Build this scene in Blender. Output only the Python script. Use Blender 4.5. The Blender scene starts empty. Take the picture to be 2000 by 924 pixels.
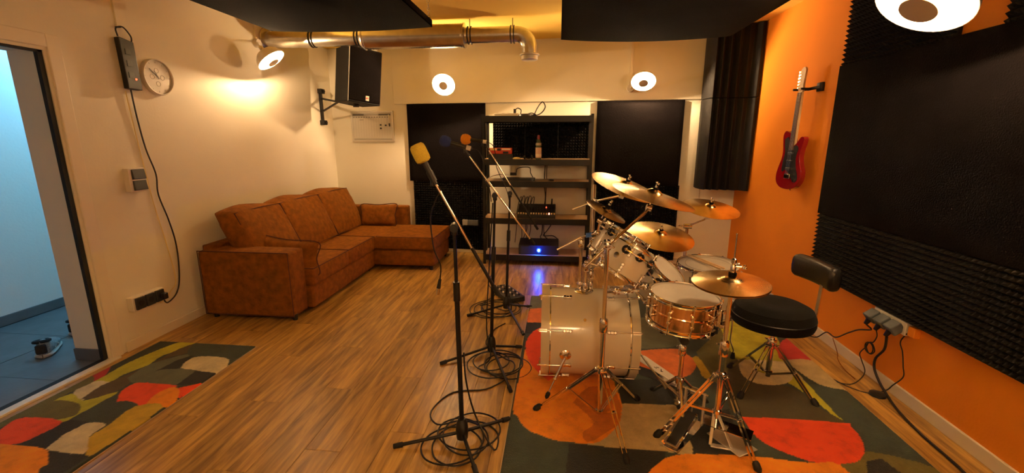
import bpy, math, random
import numpy as np
from mathutils import Vector, Matrix
random.seed(7)
SC = bpy.context.scene
COL = SC.collection
V = Vector
# ---------------------------------------------------------------- camera
cd = bpy.data.cameras.new('camera')
cam = bpy.data.objects.new('camera', cd); COL.objects.link(cam)
cd.sensor_fit = 'HORIZONTAL'; cd.sensor_width = 36.0; cd.lens = 36.0 * 860 / 2000
cd.clip_start = 0.05
_y, _p, _r = math.radians(5.9), math.radians(12.5), math.radians(0.05)
_f = V((-math.sin(_y) * math.cos(_p), math.cos(_y) * math.cos(_p), -math.sin(_p)))
_x = V((math.cos(_y), math.sin(_y), 0)); _u = _x.cross(_f)
_x2 = _x * math.cos(_r) + _u * math.sin(_r); _u2 = _u * math.cos(_r) - _x * math.sin(_r)
cam.matrix_world = Matrix(((_x2.x, _u2.x, -_f.x, 0), (_x2.y, _u2.y, -_f.y, 0), (_x2.z, _u2.z, -_f.z, 1.55), (0, 0, 0, 1)))
SC.camera = cam
# ---------------------------------------------------------------- world, exposure, daylight of the hallway
w = bpy.data.worlds.new('world'); SC.world = w; w.use_nodes = True
w.node_tree.nodes['Background'].inputs[0].default_value = (0.9, 0.75, 0.55, 1)
w.node_tree.nodes['Background'].inputs[1].default_value = 0.02
SC.view_settings.view_transform = 'Standard'; SC.view_settings.look = 'None'
SC.view_settings.gamma = 1.0; SC.view_settings.exposure = 0.62; SC.view_settings.use_curve_mapping = False
WARM = (1.0, 0.63, 0.32)
LAMP_POWER = 30.0        # glow put into the lamp bowls, standing in for bounced bulb light
BULB_WATT = 150.0         # bulb of each lamp

def area(name, loc, target, size, power, color, sizey=None):
    l = bpy.data.lights.new(name, 'AREA'); l.energy = power; l.color = color; l.size = size
    if sizey: l.shape = 'RECTANGLE'; l.size_y = sizey
    o = bpy.data.objects.new(name, l); COL.objects.link(o); o.location = loc
    o.rotation_euler = (V(target) - V(loc)).to_track_quat('-Z', 'Y').to_euler()
    return o
area('hallway_ceiling_light', (-4.05, 3.7, 2.5), (-4.3, 3.6, 0), 0.5, 23, (0.19, 0.57, 0.90), 1.6)
area('room_fill_light', (-0.6, -0.6, 2.6), (-0.6, 0.2, 0), 0.5, 2, WARM, 0.5)  # weak unseen fill light added behind the camera

# ---------------------------------------------------------------- materials
def mk(name, col, rough=.5, metal=0., var=None, bump=None, coat=0., sheen=0., spec=.5, emit=None, alpha=None, trans=0., ior=1.45, coords='Object', col2=None):
    m = bpy.data.materials.new(name); m.use_nodes = True
    nt = m.node_tree; b = nt.nodes['Principled BSDF']
    b.inputs['Base Color'].default_value = (*col, 1); b.inputs['Roughness'].default_value = rough
    b.inputs['Metallic'].default_value = metal; b.inputs['Coat Weight'].default_value = coat
    b.inputs['Coat Roughness'].default_value = .08
    b.inputs['Sheen Weight'].default_value = sheen; b.inputs['Specular IOR Level'].default_value = spec
    b.inputs['Transmission Weight'].default_value = trans; b.inputs['IOR'].default_value = ior
    if emit: b.inputs['Emission Color'].default_value = (*emit[0], 1); b.inputs['Emission Strength'].default_value = emit[1]
    if var or bump:
        tc = nt.nodes.new('ShaderNodeTexCoord')
    if var:   # (scale, amount, detail)
        n = nt.nodes.new('ShaderNodeTexNoise'); n.inputs['Scale'].default_value = var[0]; n.inputs['Detail'].default_value = var[2] if len(var) > 2 else 4
        nt.links.new(tc.outputs[coords], n.inputs['Vector'])
        r = nt.nodes.new('ShaderNodeValToRGB'); a = var[1]
        c2 = col2 or tuple(min(1, c * (1 + a)) for c in col)
        r.color_ramp.elements[0].position = .3; r.color_ramp.elements[1].position = .7
        r.color_ramp.elements[0].color = (*[c * (1 - a) for c in col], 1); r.color_ramp.elements[1].color = (*c2, 1)
        nt.links.new(n.outputs['Fac'], r.inputs['Fac']); nt.links.new(r.outputs['Color'], b.inputs['Base Color'])
    if bump:  # (scale, strength)
        n = nt.nodes.new('ShaderNodeTexNoise'); n.inputs['Scale'].default_value = bump[0]; n.inputs['Detail'].default_value = 5
        nt.links.new(tc.outputs[coords], n.inputs['Vector'])
        bp = nt.nodes.new('ShaderNodeBump'); bp.inputs['Strength'].default_value = bump[1]; bp.inputs['Distance'].default_value = .01
        nt.links.new(n.outputs['Fac'], bp.inputs['Height']); nt.links.new(bp.outputs['Normal'], b.inputs['Normal'])
    return m

MT = {}
MT['wall'] = mk('wall_paint', (.80, .77, .645), .8, var=(1.2, .03), bump=(55, .10))
MT['ceil'] = mk('ceiling_paint', (.95, .68, .13), .85, bump=(40, .2))
MT['orange'] = mk('orange_paint', (.86, .29, .012), .75, var=(1.5, .05), bump=(70, .12))
MT['trim'] = mk('trim_white', (.80, .75, .62), .45)
MT['hall'] = mk('hall_paint', (.80, .80, .78), .8, bump=(60, .1))
MT['tile'] = mk('hall_tile', (.13, .14, .15), .45, var=(5, .15), bump=(30, .1))
MT['blackmetal'] = mk('black_metal', (.012, .011, .011), .42, metal=.3, bump=(200, .05))
MT['black'] = mk('black_plastic', (.012, .012, .013), .38)
MT['cabinet'] = mk('cabinet_black', (.007, .007, .007), .6, spec=.2, bump=(150, .2))
MT['rubber'] = mk('black_rubber', (.010, .010, .010), .7, bump=(100, .2))
MT['cable'] = mk('cable_rubber', (.012, .010, .010), .5)
MT['cloth'] = mk('black_felt', (.0050, .0040, .0042), .95, var=(3, .3, 6), bump=(120, .5), spec=.04)
MT['foam'] = mk('black_foam', (.0075, .007, .007), .55, bump=(200, .5), spec=.3)
MT['chrome'] = mk('chrome', (.82, .80, .76), .09, metal=1., bump=(25, .03))
MT['steel'] = mk('galvanised_steel', (.62, .60, .55), .27, metal=1., var=(14, .12), bump=(18, .08))
MT['white_metal'] = mk('white_lamp_metal', (.75, .70, .62), .4)
MT['lacquer'] = mk('ivory_lacquer', (.74, .68, .56), .22, coat=.6)
MT['ivory'] = mk('ivory_hoop', (.66, .60, .46), .3, coat=.5)
MT['head'] = mk('drum_head', (.60, .58, .52), .55, var=(8, .06), bump=(90, .15))
MT['headring'] = mk('head_ring', (.42, .39, .33), .6)
MT['bronze_shell'] = mk('bronze_shell', (.80, .50, .28), .14, metal=1., bump=(10, .1))
MT['leather'] = mk('black_vinyl', (.014, .013, .012), .34, bump=(160, .15))
MT['velour'] = mk('black_velour', (.005, .005, .005), .9, spec=.1, sheen=.02, bump=(200, .3))
MT['suede'] = mk('brown_suede', (.225, .080, .007), .8, var=(20, .28, 9), bump=(60, .5), spec=.2)
MT['suede_dark'] = mk('brown_piping', (.075, .020, .008), .8, bump=(60, .3))
MT['pvc'] = mk('white_plastic', (.74, .70, .62), .4)
MT['grey_pl'] = mk('dark_socket', (.03, .03, .032), .3)
MT['greyblue'] = mk('grey_socket', (.10, .12, .14), .5)
MT['wood_light'] = mk('stick_wood', (.72, .52, .30), .45, var=(20, .1))
MT['board'] = mk('shelf_board', (.50, .36, .22), .6, var=(6, .12), bump=(50, .2))
MT['yellow_foam'] = mk('yellow_foam', (1.0, .76, .10), .9, bump=(300, .8), var=(150, .12))
MT['orange_foam'] = mk('orange_foam', (1.0, .38, .02), .9, bump=(300, .8), var=(150, .12))
MT['blue_foam'] = mk('navy_foam', (.02, .04, .20), .9, bump=(300, .8))
MT['guitar_red'] = mk('red_lacquer', (.26, .004, .012), .15, coat=1.0)
MT['maple'] = mk('maple', (.75, .55, .30), .4, var=(12, .08))
MT['rosewood'] = mk('rosewood', (.16, .07, .035), .5, var=(30, .2))
MT['rosewood2'] = mk('neck_wood', (.17, .085, .045), .45, var=(30, .15))
MT['paper'] = mk('paper_white', (.72, .68, .60), .5)
MT['whiteboard'] = mk('whiteboard', (.62, .60, .54), .3, coat=.3)
MT['greyink'] = mk('grey_ink', (.16, .15, .14), .6)
MT['lightink'] = mk('light_ink', (.40, .38, .34), .6)
MT['aluminium'] = mk('aluminium', (.60, .57, .50), .35, metal=.6)
MT['redplastic'] = mk('red_device', (.62, .06, .02), .4)
MT['glass'] = mk('bottle_glass', (.05, .09, .06), .08, coat=.5)
MT['wine'] = mk('bottle_cap', (.20, .02, .03), .35)
MT['pinklabel'] = mk('bottle_label', (.62, .46, .42), .6)
MT['redpaint'] = mk('red_mark', (.6, .05, .03), .5)
MT['yellowthing'] = mk('yellow_plastic', (.75, .62, .25), .5)
MT['shoe'] = mk('shoe_mesh', (.30, .31, .32), .8, var=(60, .3), bump=(150, .6))
MT['shoe_dark'] = mk('shoe_dark', (.012, .013, .016), .8, bump=(120, .4))
MT['shoe_sole'] = mk('shoe_sole', (.50, .48, .44), .6)
MT['white_em'] = mk('key_caps', (.75, .62, .45), .4)
MT['led_red'] = mk('led_red', (.8, .1, .05), .4, emit=((1, .08, .03), 3))
MT['led_warm'] = mk('led_pink', (.9, .4, .3), .4, emit=((1, .35, .22), 2.5))
MT['led_blue'] = mk('led_blue', (.05, .2, 1), .4, emit=((.02, .12, 1.0), 420))
MT['cap_tan'] = mk('cap_tan', (.60, .50, .36), .9)  # even tan colour of the lamp caps
MT['beater'] = mk('felt_beater', (.5, .48, .44), .9)

def cymbal_mat():
    m = mk('cymbal_bronze', (.78, .56, .24), .26, metal=1.)
    nt = m.node_tree; b = nt.nodes['Principled BSDF']
    tc = nt.nodes.new('ShaderNodeTexCoord'); wv = nt.nodes.new('ShaderNodeTexWave')
    wv.wave_type = 'RINGS'; wv.rings_direction = 'SPHERICAL'; wv.inputs['Scale'].default_value = 60
    wv.inputs['Distortion'].default_value = .6; wv.inputs['Detail'].default_value = 2
    nt.links.new(tc.outputs['Object'], wv.inputs['Vector'])
    bp = nt.nodes.new('ShaderNodeBump'); bp.inputs['Strength'].default_value = .16; bp.inputs['Distance'].default_value = .002
    nt.links.new(wv.outputs['Fac'], bp.inputs['Height']); nt.links.new(bp.outputs['Normal'], b.inputs['Normal'])
    n = nt.nodes.new('ShaderNodeTexNoise'); n.inputs['Scale'].default_value = 7; n.inputs['Detail'].default_value = 5
    nt.links.new(tc.outputs['Object'], n.inputs['Vector'])
    r = nt.nodes.new('ShaderNodeValToRGB'); r.color_ramp.elements[0].position = .35; r.color_ramp.elements[1].position = .7
    r.color_ramp.elements[0].color = (.62, .42, .16, 1); r.color_ramp.elements[1].color = (.95, .76, .42, 1)
    nt.links.new(n.outputs['Fac'], r.inputs['Fac']); nt.links.new(r.outputs['Color'], b.inputs['Base Color'])
    return m
MT['cymbal'] = cymbal_mat()
MT['dark_cymbal'] = mk('dark_cymbal', (.42, .36, .26), .25, metal=1., var=(9, .25), bump=(30, .1))

def plank_mat():
    m = mk('oak_laminate', (.4, .25, .12), .34, spec=.5)
    nt = m.node_tree; b = nt.nodes['Principled BSDF']; N = nt.nodes.new; L = nt.links.new
    tc = N('ShaderNodeTexCoord'); oi = N('ShaderNodeObjectInfo'); mp = N('ShaderNodeMapping')
    mp.inputs['Scale'].default_value = (14, 1.3, 1)
    ad = N('ShaderNodeVectorMath'); ad.operation = 'ADD'
    cx = N('ShaderNodeCombineXYZ'); mu = N('ShaderNodeMath'); mu.operation = 'MULTIPLY'; mu.inputs[1].default_value = 40
    L(oi.outputs['Random'], mu.inputs[0]); L(mu.outputs[0], cx.inputs['X']); L(mu.outputs[0], cx.inputs['Y'])
    L(tc.outputs['Object'], mp.inputs['Vector']); L(mp.outputs[0], ad.inputs[0]); L(cx.outputs[0], ad.inputs[1])
    n1 = N('ShaderNodeTexNoise'); n1.inputs['Scale'].default_value = 1.6; n1.inputs['Detail'].default_value = 8; n1.inputs['Roughness'].default_value = .62; n1.inputs['Distortion'].default_value = .5
    L(ad.outputs[0], n1.inputs['Vector'])
    r = N('ShaderNodeValToRGB'); e = r.color_ramp.elements
    e[0].position = .34; e[0].color = (.20, .105, .026, 1); e[1].position = .72; e[1].color = (.74, .46, .12, 1)
    L(n1.outputs['Fac'], r.inputs['Fac'])
    hs = N('ShaderNodeHueSaturation'); mr = N('ShaderNodeMapRange'); mr.inputs['To Min'].default_value = .86; mr.inputs['To Max'].default_value = 1.12
    L(oi.outputs['Random'], mr.inputs['Value']); L(mr.outputs[0], hs.inputs['Value']); L(r.outputs['Color'], hs.inputs['Color'])
    L(hs.outputs['Color'], b.inputs['Base Color'])
    bp = N('ShaderNodeBump'); bp.inputs['Strength'].default_value = .12; bp.inputs['Distance'].default_value = .003
    L(n1.outputs['Fac'], bp.inputs['Height']); L(bp.outputs['Normal'], b.inputs['Normal'])
    return m
MT['plank'] = plank_mat()

def rug_mat():
    m = mk('rug_pile', (.3, .3, .3), .95, sheen=.1)
    nt = m.node_tree; b = nt.nodes['Principled BSDF']; N = nt.nodes.new; L = nt.links.new
    at = N('ShaderNodeAttribute'); at.attribute_name = 'pile'
    tc = N('ShaderNodeTexCoord')
    n = N('ShaderNodeTexNoise'); n.inputs['Scale'].default_value = 9; n.inputs['Detail'].default_value = 9; n.inputs['Roughness'].default_value = .75
    L(tc.outputs['Object'], n.inputs['Vector'])
    mr = N('ShaderNodeMapRange'); mr.inputs['From Min'].default_value = .3; mr.inputs['From Max'].default_value = .7; mr.inputs['To Min'].default_value = .72; mr.inputs['To Max'].default_value = 1.28
    L(n.outputs['Fac'], mr.inputs['Value'])
    vm = N('ShaderNodeVectorMath'); vm.operation = 'SCALE'
    L(at.outputs['Color'], vm.inputs[0]); L(mr.outputs[0], vm.inputs['Scale']); L(vm.outputs[0], b.inputs['Base Color'])
    n2 = N('ShaderNodeTexNoise'); n2.inputs['Scale'].default_value = 220; n2.inputs['Detail'].default_value = 3
    L(tc.outputs['Object'], n2.inputs['Vector'])
    bp = N('ShaderNodeBump'); bp.inputs['Strength'].default_value = .8; bp.inputs['Distance'].default_value = .01
    L(n2.outputs['Fac'], bp.inputs['Height']); L(bp.outputs['Normal'], b.inputs['Normal'])
    return m
MT['rug'] = rug_mat()

# ---------------------------------------------------------------- mesh builder (world coordinates, one mesh object per part)
ORG = {}
def frame(n):
    n = V(n).normalized(); a = V((0, 0, 1)) if abs(n.z) < .9 else V((1, 0, 0))
    u = n.cross(a).normalized(); return u, n.cross(u).normalized(), n
class M:
    def __init__(s, T=None): s.v = []; s.f = []; s.T = T
    def add(s, vs, fs):
        o = len(s.v)
        if s.T is not None: vs = [s.T @ V(p) for p in vs]
        s.v += [tuple(p) for p in vs]; s.f += [tuple(i + o for i in f) for f in fs]; return s
    def box(s, x0, y0, z0, x1, y1, z1):
        return s.add([(x0, y0, z0), (x1, y0, z0), (x1, y1, z0), (x0, y1, z0), (x0, y0, z1), (x1, y0, z1), (x1, y1, z1), (x0, y1, z1)],
                     [(0, 3, 2, 1), (4, 5, 6, 7), (0, 1, 5, 4), (1, 2, 6, 5), (2, 3, 7, 6), (3, 0, 4, 7)])
    def obox(s, c, ax, ay, az, sx, sy, sz):
        c = V(c); ax = V(ax).normalized() * sx / 2; ay = V(ay).normalized() * sy / 2; az = V(az).normalized() * sz / 2
        P = [c + ax * i + ay * j + az * k for k in (-1, 1) for i, j in ((-1, -1), (1, -1), (1, 1), (-1, 1))]
        return s.add(P, [(0, 3, 2, 1), (4, 5, 6, 7), (0, 1, 5, 4), (1, 2, 6, 5), (2, 3, 7, 6), (3, 0, 4, 7)])
    def bar(s, p, q, w, h, up=(0, 0, 1)):
        p = V(p); q = V(q); d = (q - p); a = d.cross(V(up))
        if a.length < 1e-5: a = d.cross(V((1, 0, 0)))
        b = a.cross(d)
        return s.obox((p + q) / 2, a, d, b, w, d.length, h)
    def lathe(s, o, n, prof, seg=24, close=True):
        u, v, n = frame(n); o = V(o); vs = []; fs = []
        for r, h in prof:
            for k in range(seg):
                t = 2 * math.pi * k / seg; vs.append(o + n * h + u * (r * math.cos(t)) + v * (r * math.sin(t)))
        for i in range(len(prof) - 1):
            for k in range(seg):
                a = i * seg + k; b = i * seg + (k + 1) % seg; fs.append((a, b, b + seg, a + seg))
        if close:
            if prof[0][0] > 1e-6: fs.append(tuple(range(seg - 1, -1, -1)))
            if prof[-1][0] > 1e-6: fs.append(tuple((len(prof) - 1) * seg + k for k in range(seg)))
        return s.add(vs, fs)
    def cyl(s, p, q, r, r2=None, seg=14):
        p = V(p); q = V(q); return s.lathe(p, q - p, [(r, 0), (r if r2 is None else r2, (q - p).length)], seg)
    def ball(s, c, r, n=(0, 0, 1), sz=1., seg=16, rings=9):
        pr = [(max(r * math.sin(math.pi * i / rings), 1e-5), -r * sz * math.cos(math.pi * i / rings)) for i in range(rings + 1)]
        return s.lathe(c, n, pr, seg, True)
    def ring(s, c, n, R, r, seg=32, m=8, a0=0, a1=2 * math.pi):
        u, v, n = frame(n); c = V(c); full = abs(a1 - a0 - 2 * math.pi) < 1e-6; k = seg if full else seg + 1
        vs = []; fs = []
        for i in range(k):
            t = a0 + (a1 - a0) * i / seg; d = u * math.cos(t) + v * math.sin(t)
            for j in range(m):
                q = 2 * math.pi * j / m; vs.append(c + d * (R + r * math.cos(q)) + n * (r * math.sin(q)))
        for i in range(seg):
            i2 = (i + 1) % k
            for j in range(m):
                j2 = (j + 1) % m; fs.append((i * m + j, i2 * m + j, i2 * m + j2, i * m + j2))
        return s.add(vs, fs)
    def tube(s, pts, r, m=8):
        P = [V(p) for p in pts]; t0 = (P[1] - P[0]).normalized(); u, v, _ = frame(t0); vs = []; fs = []
        for i, p in enumerate(P):
            t = (P[min(i + 1, len(P) - 1)] - P[max(i - 1, 0)]).normalized()
            q = t0.rotation_difference(t); u = q @ u; v = q @ v; t0 = t
            for j in range(m):
                a = 2 * math.pi * j / m; vs.append(p + u * (r * math.cos(a)) + v * (r * math.sin(a)))
        for i in range(len(P) - 1):
            for j in range(m):
                j2 = (j + 1) % m; fs.append((i * m + j, i * m + j2, (i + 1) * m + j2, (i + 1) * m + j))
        fs.append(tuple(range(m - 1, -1, -1))); fs.append(tuple((len(P) - 1) * m + j for j in range(m)))
        return s.add(vs, fs)
    def spline(s, pts, r, m=7, k=8):
        return s.tube(catmull(pts, k), r, m)
    def prism(s, poly, o, u, v, n, t):
        o = V(o); u = V(u); v = V(v); n = V(n).normalized(); k = len(poly)
        a = [o + u * x + v * y for x, y in poly]; b = [p + n * t for p in a]
        return s.add(a + b, [tuple(range(k - 1, -1, -1)), tuple(range(k, 2 * k))] + [(i, (i + 1) % k, (i + 1) % k + k, i + k) for i in range(k)])
    def build(s, name, mat, parent=None, label=None, cat=None, group=None, kind=None, bevel=0, flat=False, sub=0, origin=None):
        P = np.array(s.v, dtype=float); lo = P.min(0); hi = P.max(0); c = (lo + hi) / 2
        if parent is None: c[2] = lo[2]
        if origin is not None: c = np.array(origin, float)
        me = bpy.data.meshes.new(name); me.from_pydata((P - c).tolist(), [], s.f)
        me.materials.append(MT[mat] if isinstance(mat, str) else mat)
        o = bpy.data.objects.new(name, me); COL.objects.link(o)
        if not flat:
            me.polygons.foreach_set('use_smooth', [True] * len(me.polygons))
            me.set_sharp_from_angle(angle=math.radians(38))
        me.update()
        if parent is not None: o.parent = parent; o.location = V(c) - ORG[parent.name]
        else: o.location = V(c)
        ORG[o.name] = V(c)
        if bevel:
            b = o.modifiers.new('bevel', 'BEVEL'); b.width = bevel; b.segments = 2; b.limit_method = 'ANGLE'; b.angle_limit = math.radians(50)
        if sub:
            b = o.modifiers.new('sub', 'SUBSURF'); b.levels = sub; b.render_levels = sub
        tag(o, label, cat, group, kind); return o
def catmull(pts, k=8):
    P = [V(p) for p in pts]; P = [P[0]] + P + [P[-1]]; out = []
    for i in range(1, len(P) - 2):
        a, b, c, d = P[i - 1:i + 3]
        for j in range(k):
            t = j / k; out.append(.5 * ((2 * b) + (c - a) * t + (2 * a - 5 * b + 4 * c - d) * t * t + (3 * b - a - 3 * c + d) * t ** 3))
    return out + [P[-2]]
def tag(o, label=None, cat=None, group=None, kind=None):
    if label: o['label'] = label
    if cat: o['category'] = cat
    if group: o['group'] = group
    if kind: o['kind'] = kind
def thing(name, label, cat, loc, group=None):
    o = bpy.data.objects.new(name, None); o.empty_display_size = .05; COL.objects.link(o); o.location = loc
    ORG[o.name] = V(loc); tag(o, label, cat, group); return o
def S(o): o['kind'] = 'structure'; return o
def mm(): return M()

# ---------------------------------------------------------------- room shell
XL, XR, ZC = -3.157, 2.114, 2.74
WA = V((XL, 6.09, 0)); WU = V((5.271, -0.56, 0)).normalized(); WN = V((WU.y, -WU.x, 0))   # back wall: origin, direction, normal into the room
def W(s, z, off=0): return WA + WU * s + WN * off + V((0, 0, z))
def wy(x): return 6.09 - (x - XL) * .56 / 5.271
fl = S(mm().box(-3.6, -2.2, -.12, 2.4, 6.4, -.012).build('floor', 'rubber', flat=True))
def planks():
    pw = .19; pl = 1.29; x = XL + .003; i = 0; cache = {}
    while x < XR - .02:
        w_ = min(pw, XR - x); y = -.35 - ((i * .43) % 1.0) * pl
        while y < 6.1:
            y1 = min(y + pl, wy(x + w_ / 2) - .004)
            if y1 > .3 and y1 - y > .02:
                key = (round(w_, 3), round(y1 - y, 3))
                if key not in cache:
                    a, b = key[0] / 2 - .0006, key[1] / 2 - .0006
                    me = bpy.data.meshes.new('plank')
                    e = .0012
                    vs = [(-a, -b, -.01), (a, -b, -.01), (a, b, -.01), (-a, b, -.01), (-a, -b, -e), (a, -b, -e), (a, b, -e), (-a, b, -e), (-a + e, -b + e, 0), (a - e, -b + e, 0), (a - e, b - e, 0), (-a + e, b - e, 0)]
                    fs = [(3, 2, 1, 0), (8, 9, 10, 11)] + [(k, (k + 1) % 4, (k + 1) % 4 + 4, k + 4) for k in range(4)] + [(k + 4, (k + 1) % 4 + 4, (k + 1) % 4 + 8, k + 8) for k in range(4)]
                    me.from_pydata(vs, [], fs); me.materials.append(MT['plank']); cache[key] = me
                o = bpy.data.objects.new('plank', cache[key]); COL.objects.link(o); o.parent = fl
                o.location = V((x + w_ / 2, (y + y1) / 2, 0)) - ORG['floor']
            y += pl
        x += pw; i += 1
planks()
S(mm().box(-3.7, -2.2, ZC, 2.4, 6.4, ZC + .1).build('ceiling', 'ceil', flat=True))
DY0, DY1, DZ = 1.35, 2.57, 2.08      # door opening in the left wall
wl = mm().box(XL - .255, DY1, 0, XL, 6.4, ZC).box(XL - .255, -2.1, 0, XL, DY0, ZC).box(XL - .255, DY0, DZ, XL, DY1, ZC)
S(wl.build('wall_left', 'wall', flat=True))
S(mm().box(XR, -2.1, 0, XR + .15, 6.3, ZC).build('wall_right', 'orange', flat=True))
S(mm().prism([(-.4, 0), (6, 0), (6, ZC), (-.4, ZC)], WA, WU, (0, 0, 1), -WN, .15).build('wall_back', 'wall', flat=True))
S(mm().box(-3.7, -1.35, 0, 2.4, -1.25, ZC).build('wall_front', 'wall', flat=True))
S(mm().prism([(.95, 2.005), (5.3, 2.005), (5.3, ZC), (.95, ZC)], WA, WU, (0, 0, 1), WN, .022).build('trim_1', 'wall', bevel=.003))
# baseboards
S(mm().box(XL, DY1 + .13, 0, XL + .016, 6.1, .075).build('baseboard_left', 'trim', bevel=.003))
S(mm().box(XR - .016, -2, 0, XR, 5.5, .075).build('baseboard_right', 'trim', bevel=.003))
S(mm().prism([(0, 0), (5.3, 0), (5.3, .075), (0, .075)], WA, WU, (0, 0, 1), WN, .016).build('baseboard_back', 'trim', bevel=.003))
# door frame: pale steel profile, black seal
d1 = S(mm().box(XL - .05, DY1 + .02, 0, XL + .012, DY1 + .10, DZ + .10).box(XL - .05, DY0 - .10, 0, XL + .012, DY0 - .02, DZ + .10).box(XL - .05, DY0 - .02, DZ + .02, XL + .012, DY1 + .02, DZ + .10)
     .build('door_1', 'trim', bevel=.004))
mm().box(XL - .035, DY1 - .028, .02, XL - .008, DY1 + .02, DZ + .02).box(XL - .035, DY0 - .02, .02, XL - .008, DY0 + .028, DZ + .02).box(XL - .035, DY0, DZ - .014, XL - .008, DY1, DZ + .02).build('door_seal', 'rubber', d1)
mm().box(XL - .06, DY0, -.012, XL - .012, DY1, .012).build('seal_strip', 'rubber', d1)
mm().box(XL - .012, DY0 - .05, -.01, XL + .045, DY1 + .05, .014).build('sill', 'trim', d1, bevel=.003)
# hallway
HX = -4.64
S(mm().box(HX - .12, .2, 0, HX, 6.6, ZC).build('wall_hall', 'hall', flat=True))
S(mm().box(HX, 6.5, 0, XL - .255, 6.6, ZC).box(HX, .2, 0, XL - .255, .3, ZC).build('wall_hall_end', 'hall', flat=True))
S(mm().box(HX, .2, 2.6, XL - .2, 6.6, 2.7).build('ceiling_hall', 'hall', flat=True))
hf = S(mm().box(HX - .1, .2, -.12, XL - .02, 6.6, -.016).build('floor_hall', 'rubber', flat=True))
for i in range(6):
    for j in range(2):
        x0 = HX + .02 + j * .74; x1 = min(x0 + .735, XL - .045); y0 = .5 + i * .6
        mm().box(x0, y0, -.016, x1 - .002, y0 + .597, -.002).build('floor_tile', 'tile', hf, flat=True)
S(mm().box(HX, .3, 0, HX + .014, 6.5, .085).build('baseboard_hall', 'tile', bevel=.002))
S(mm().box(XL - .255, DY1 - .014, 0, XL - .055, DY1, .085).build('trim_2', 'tile', bevel=.002))
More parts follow.
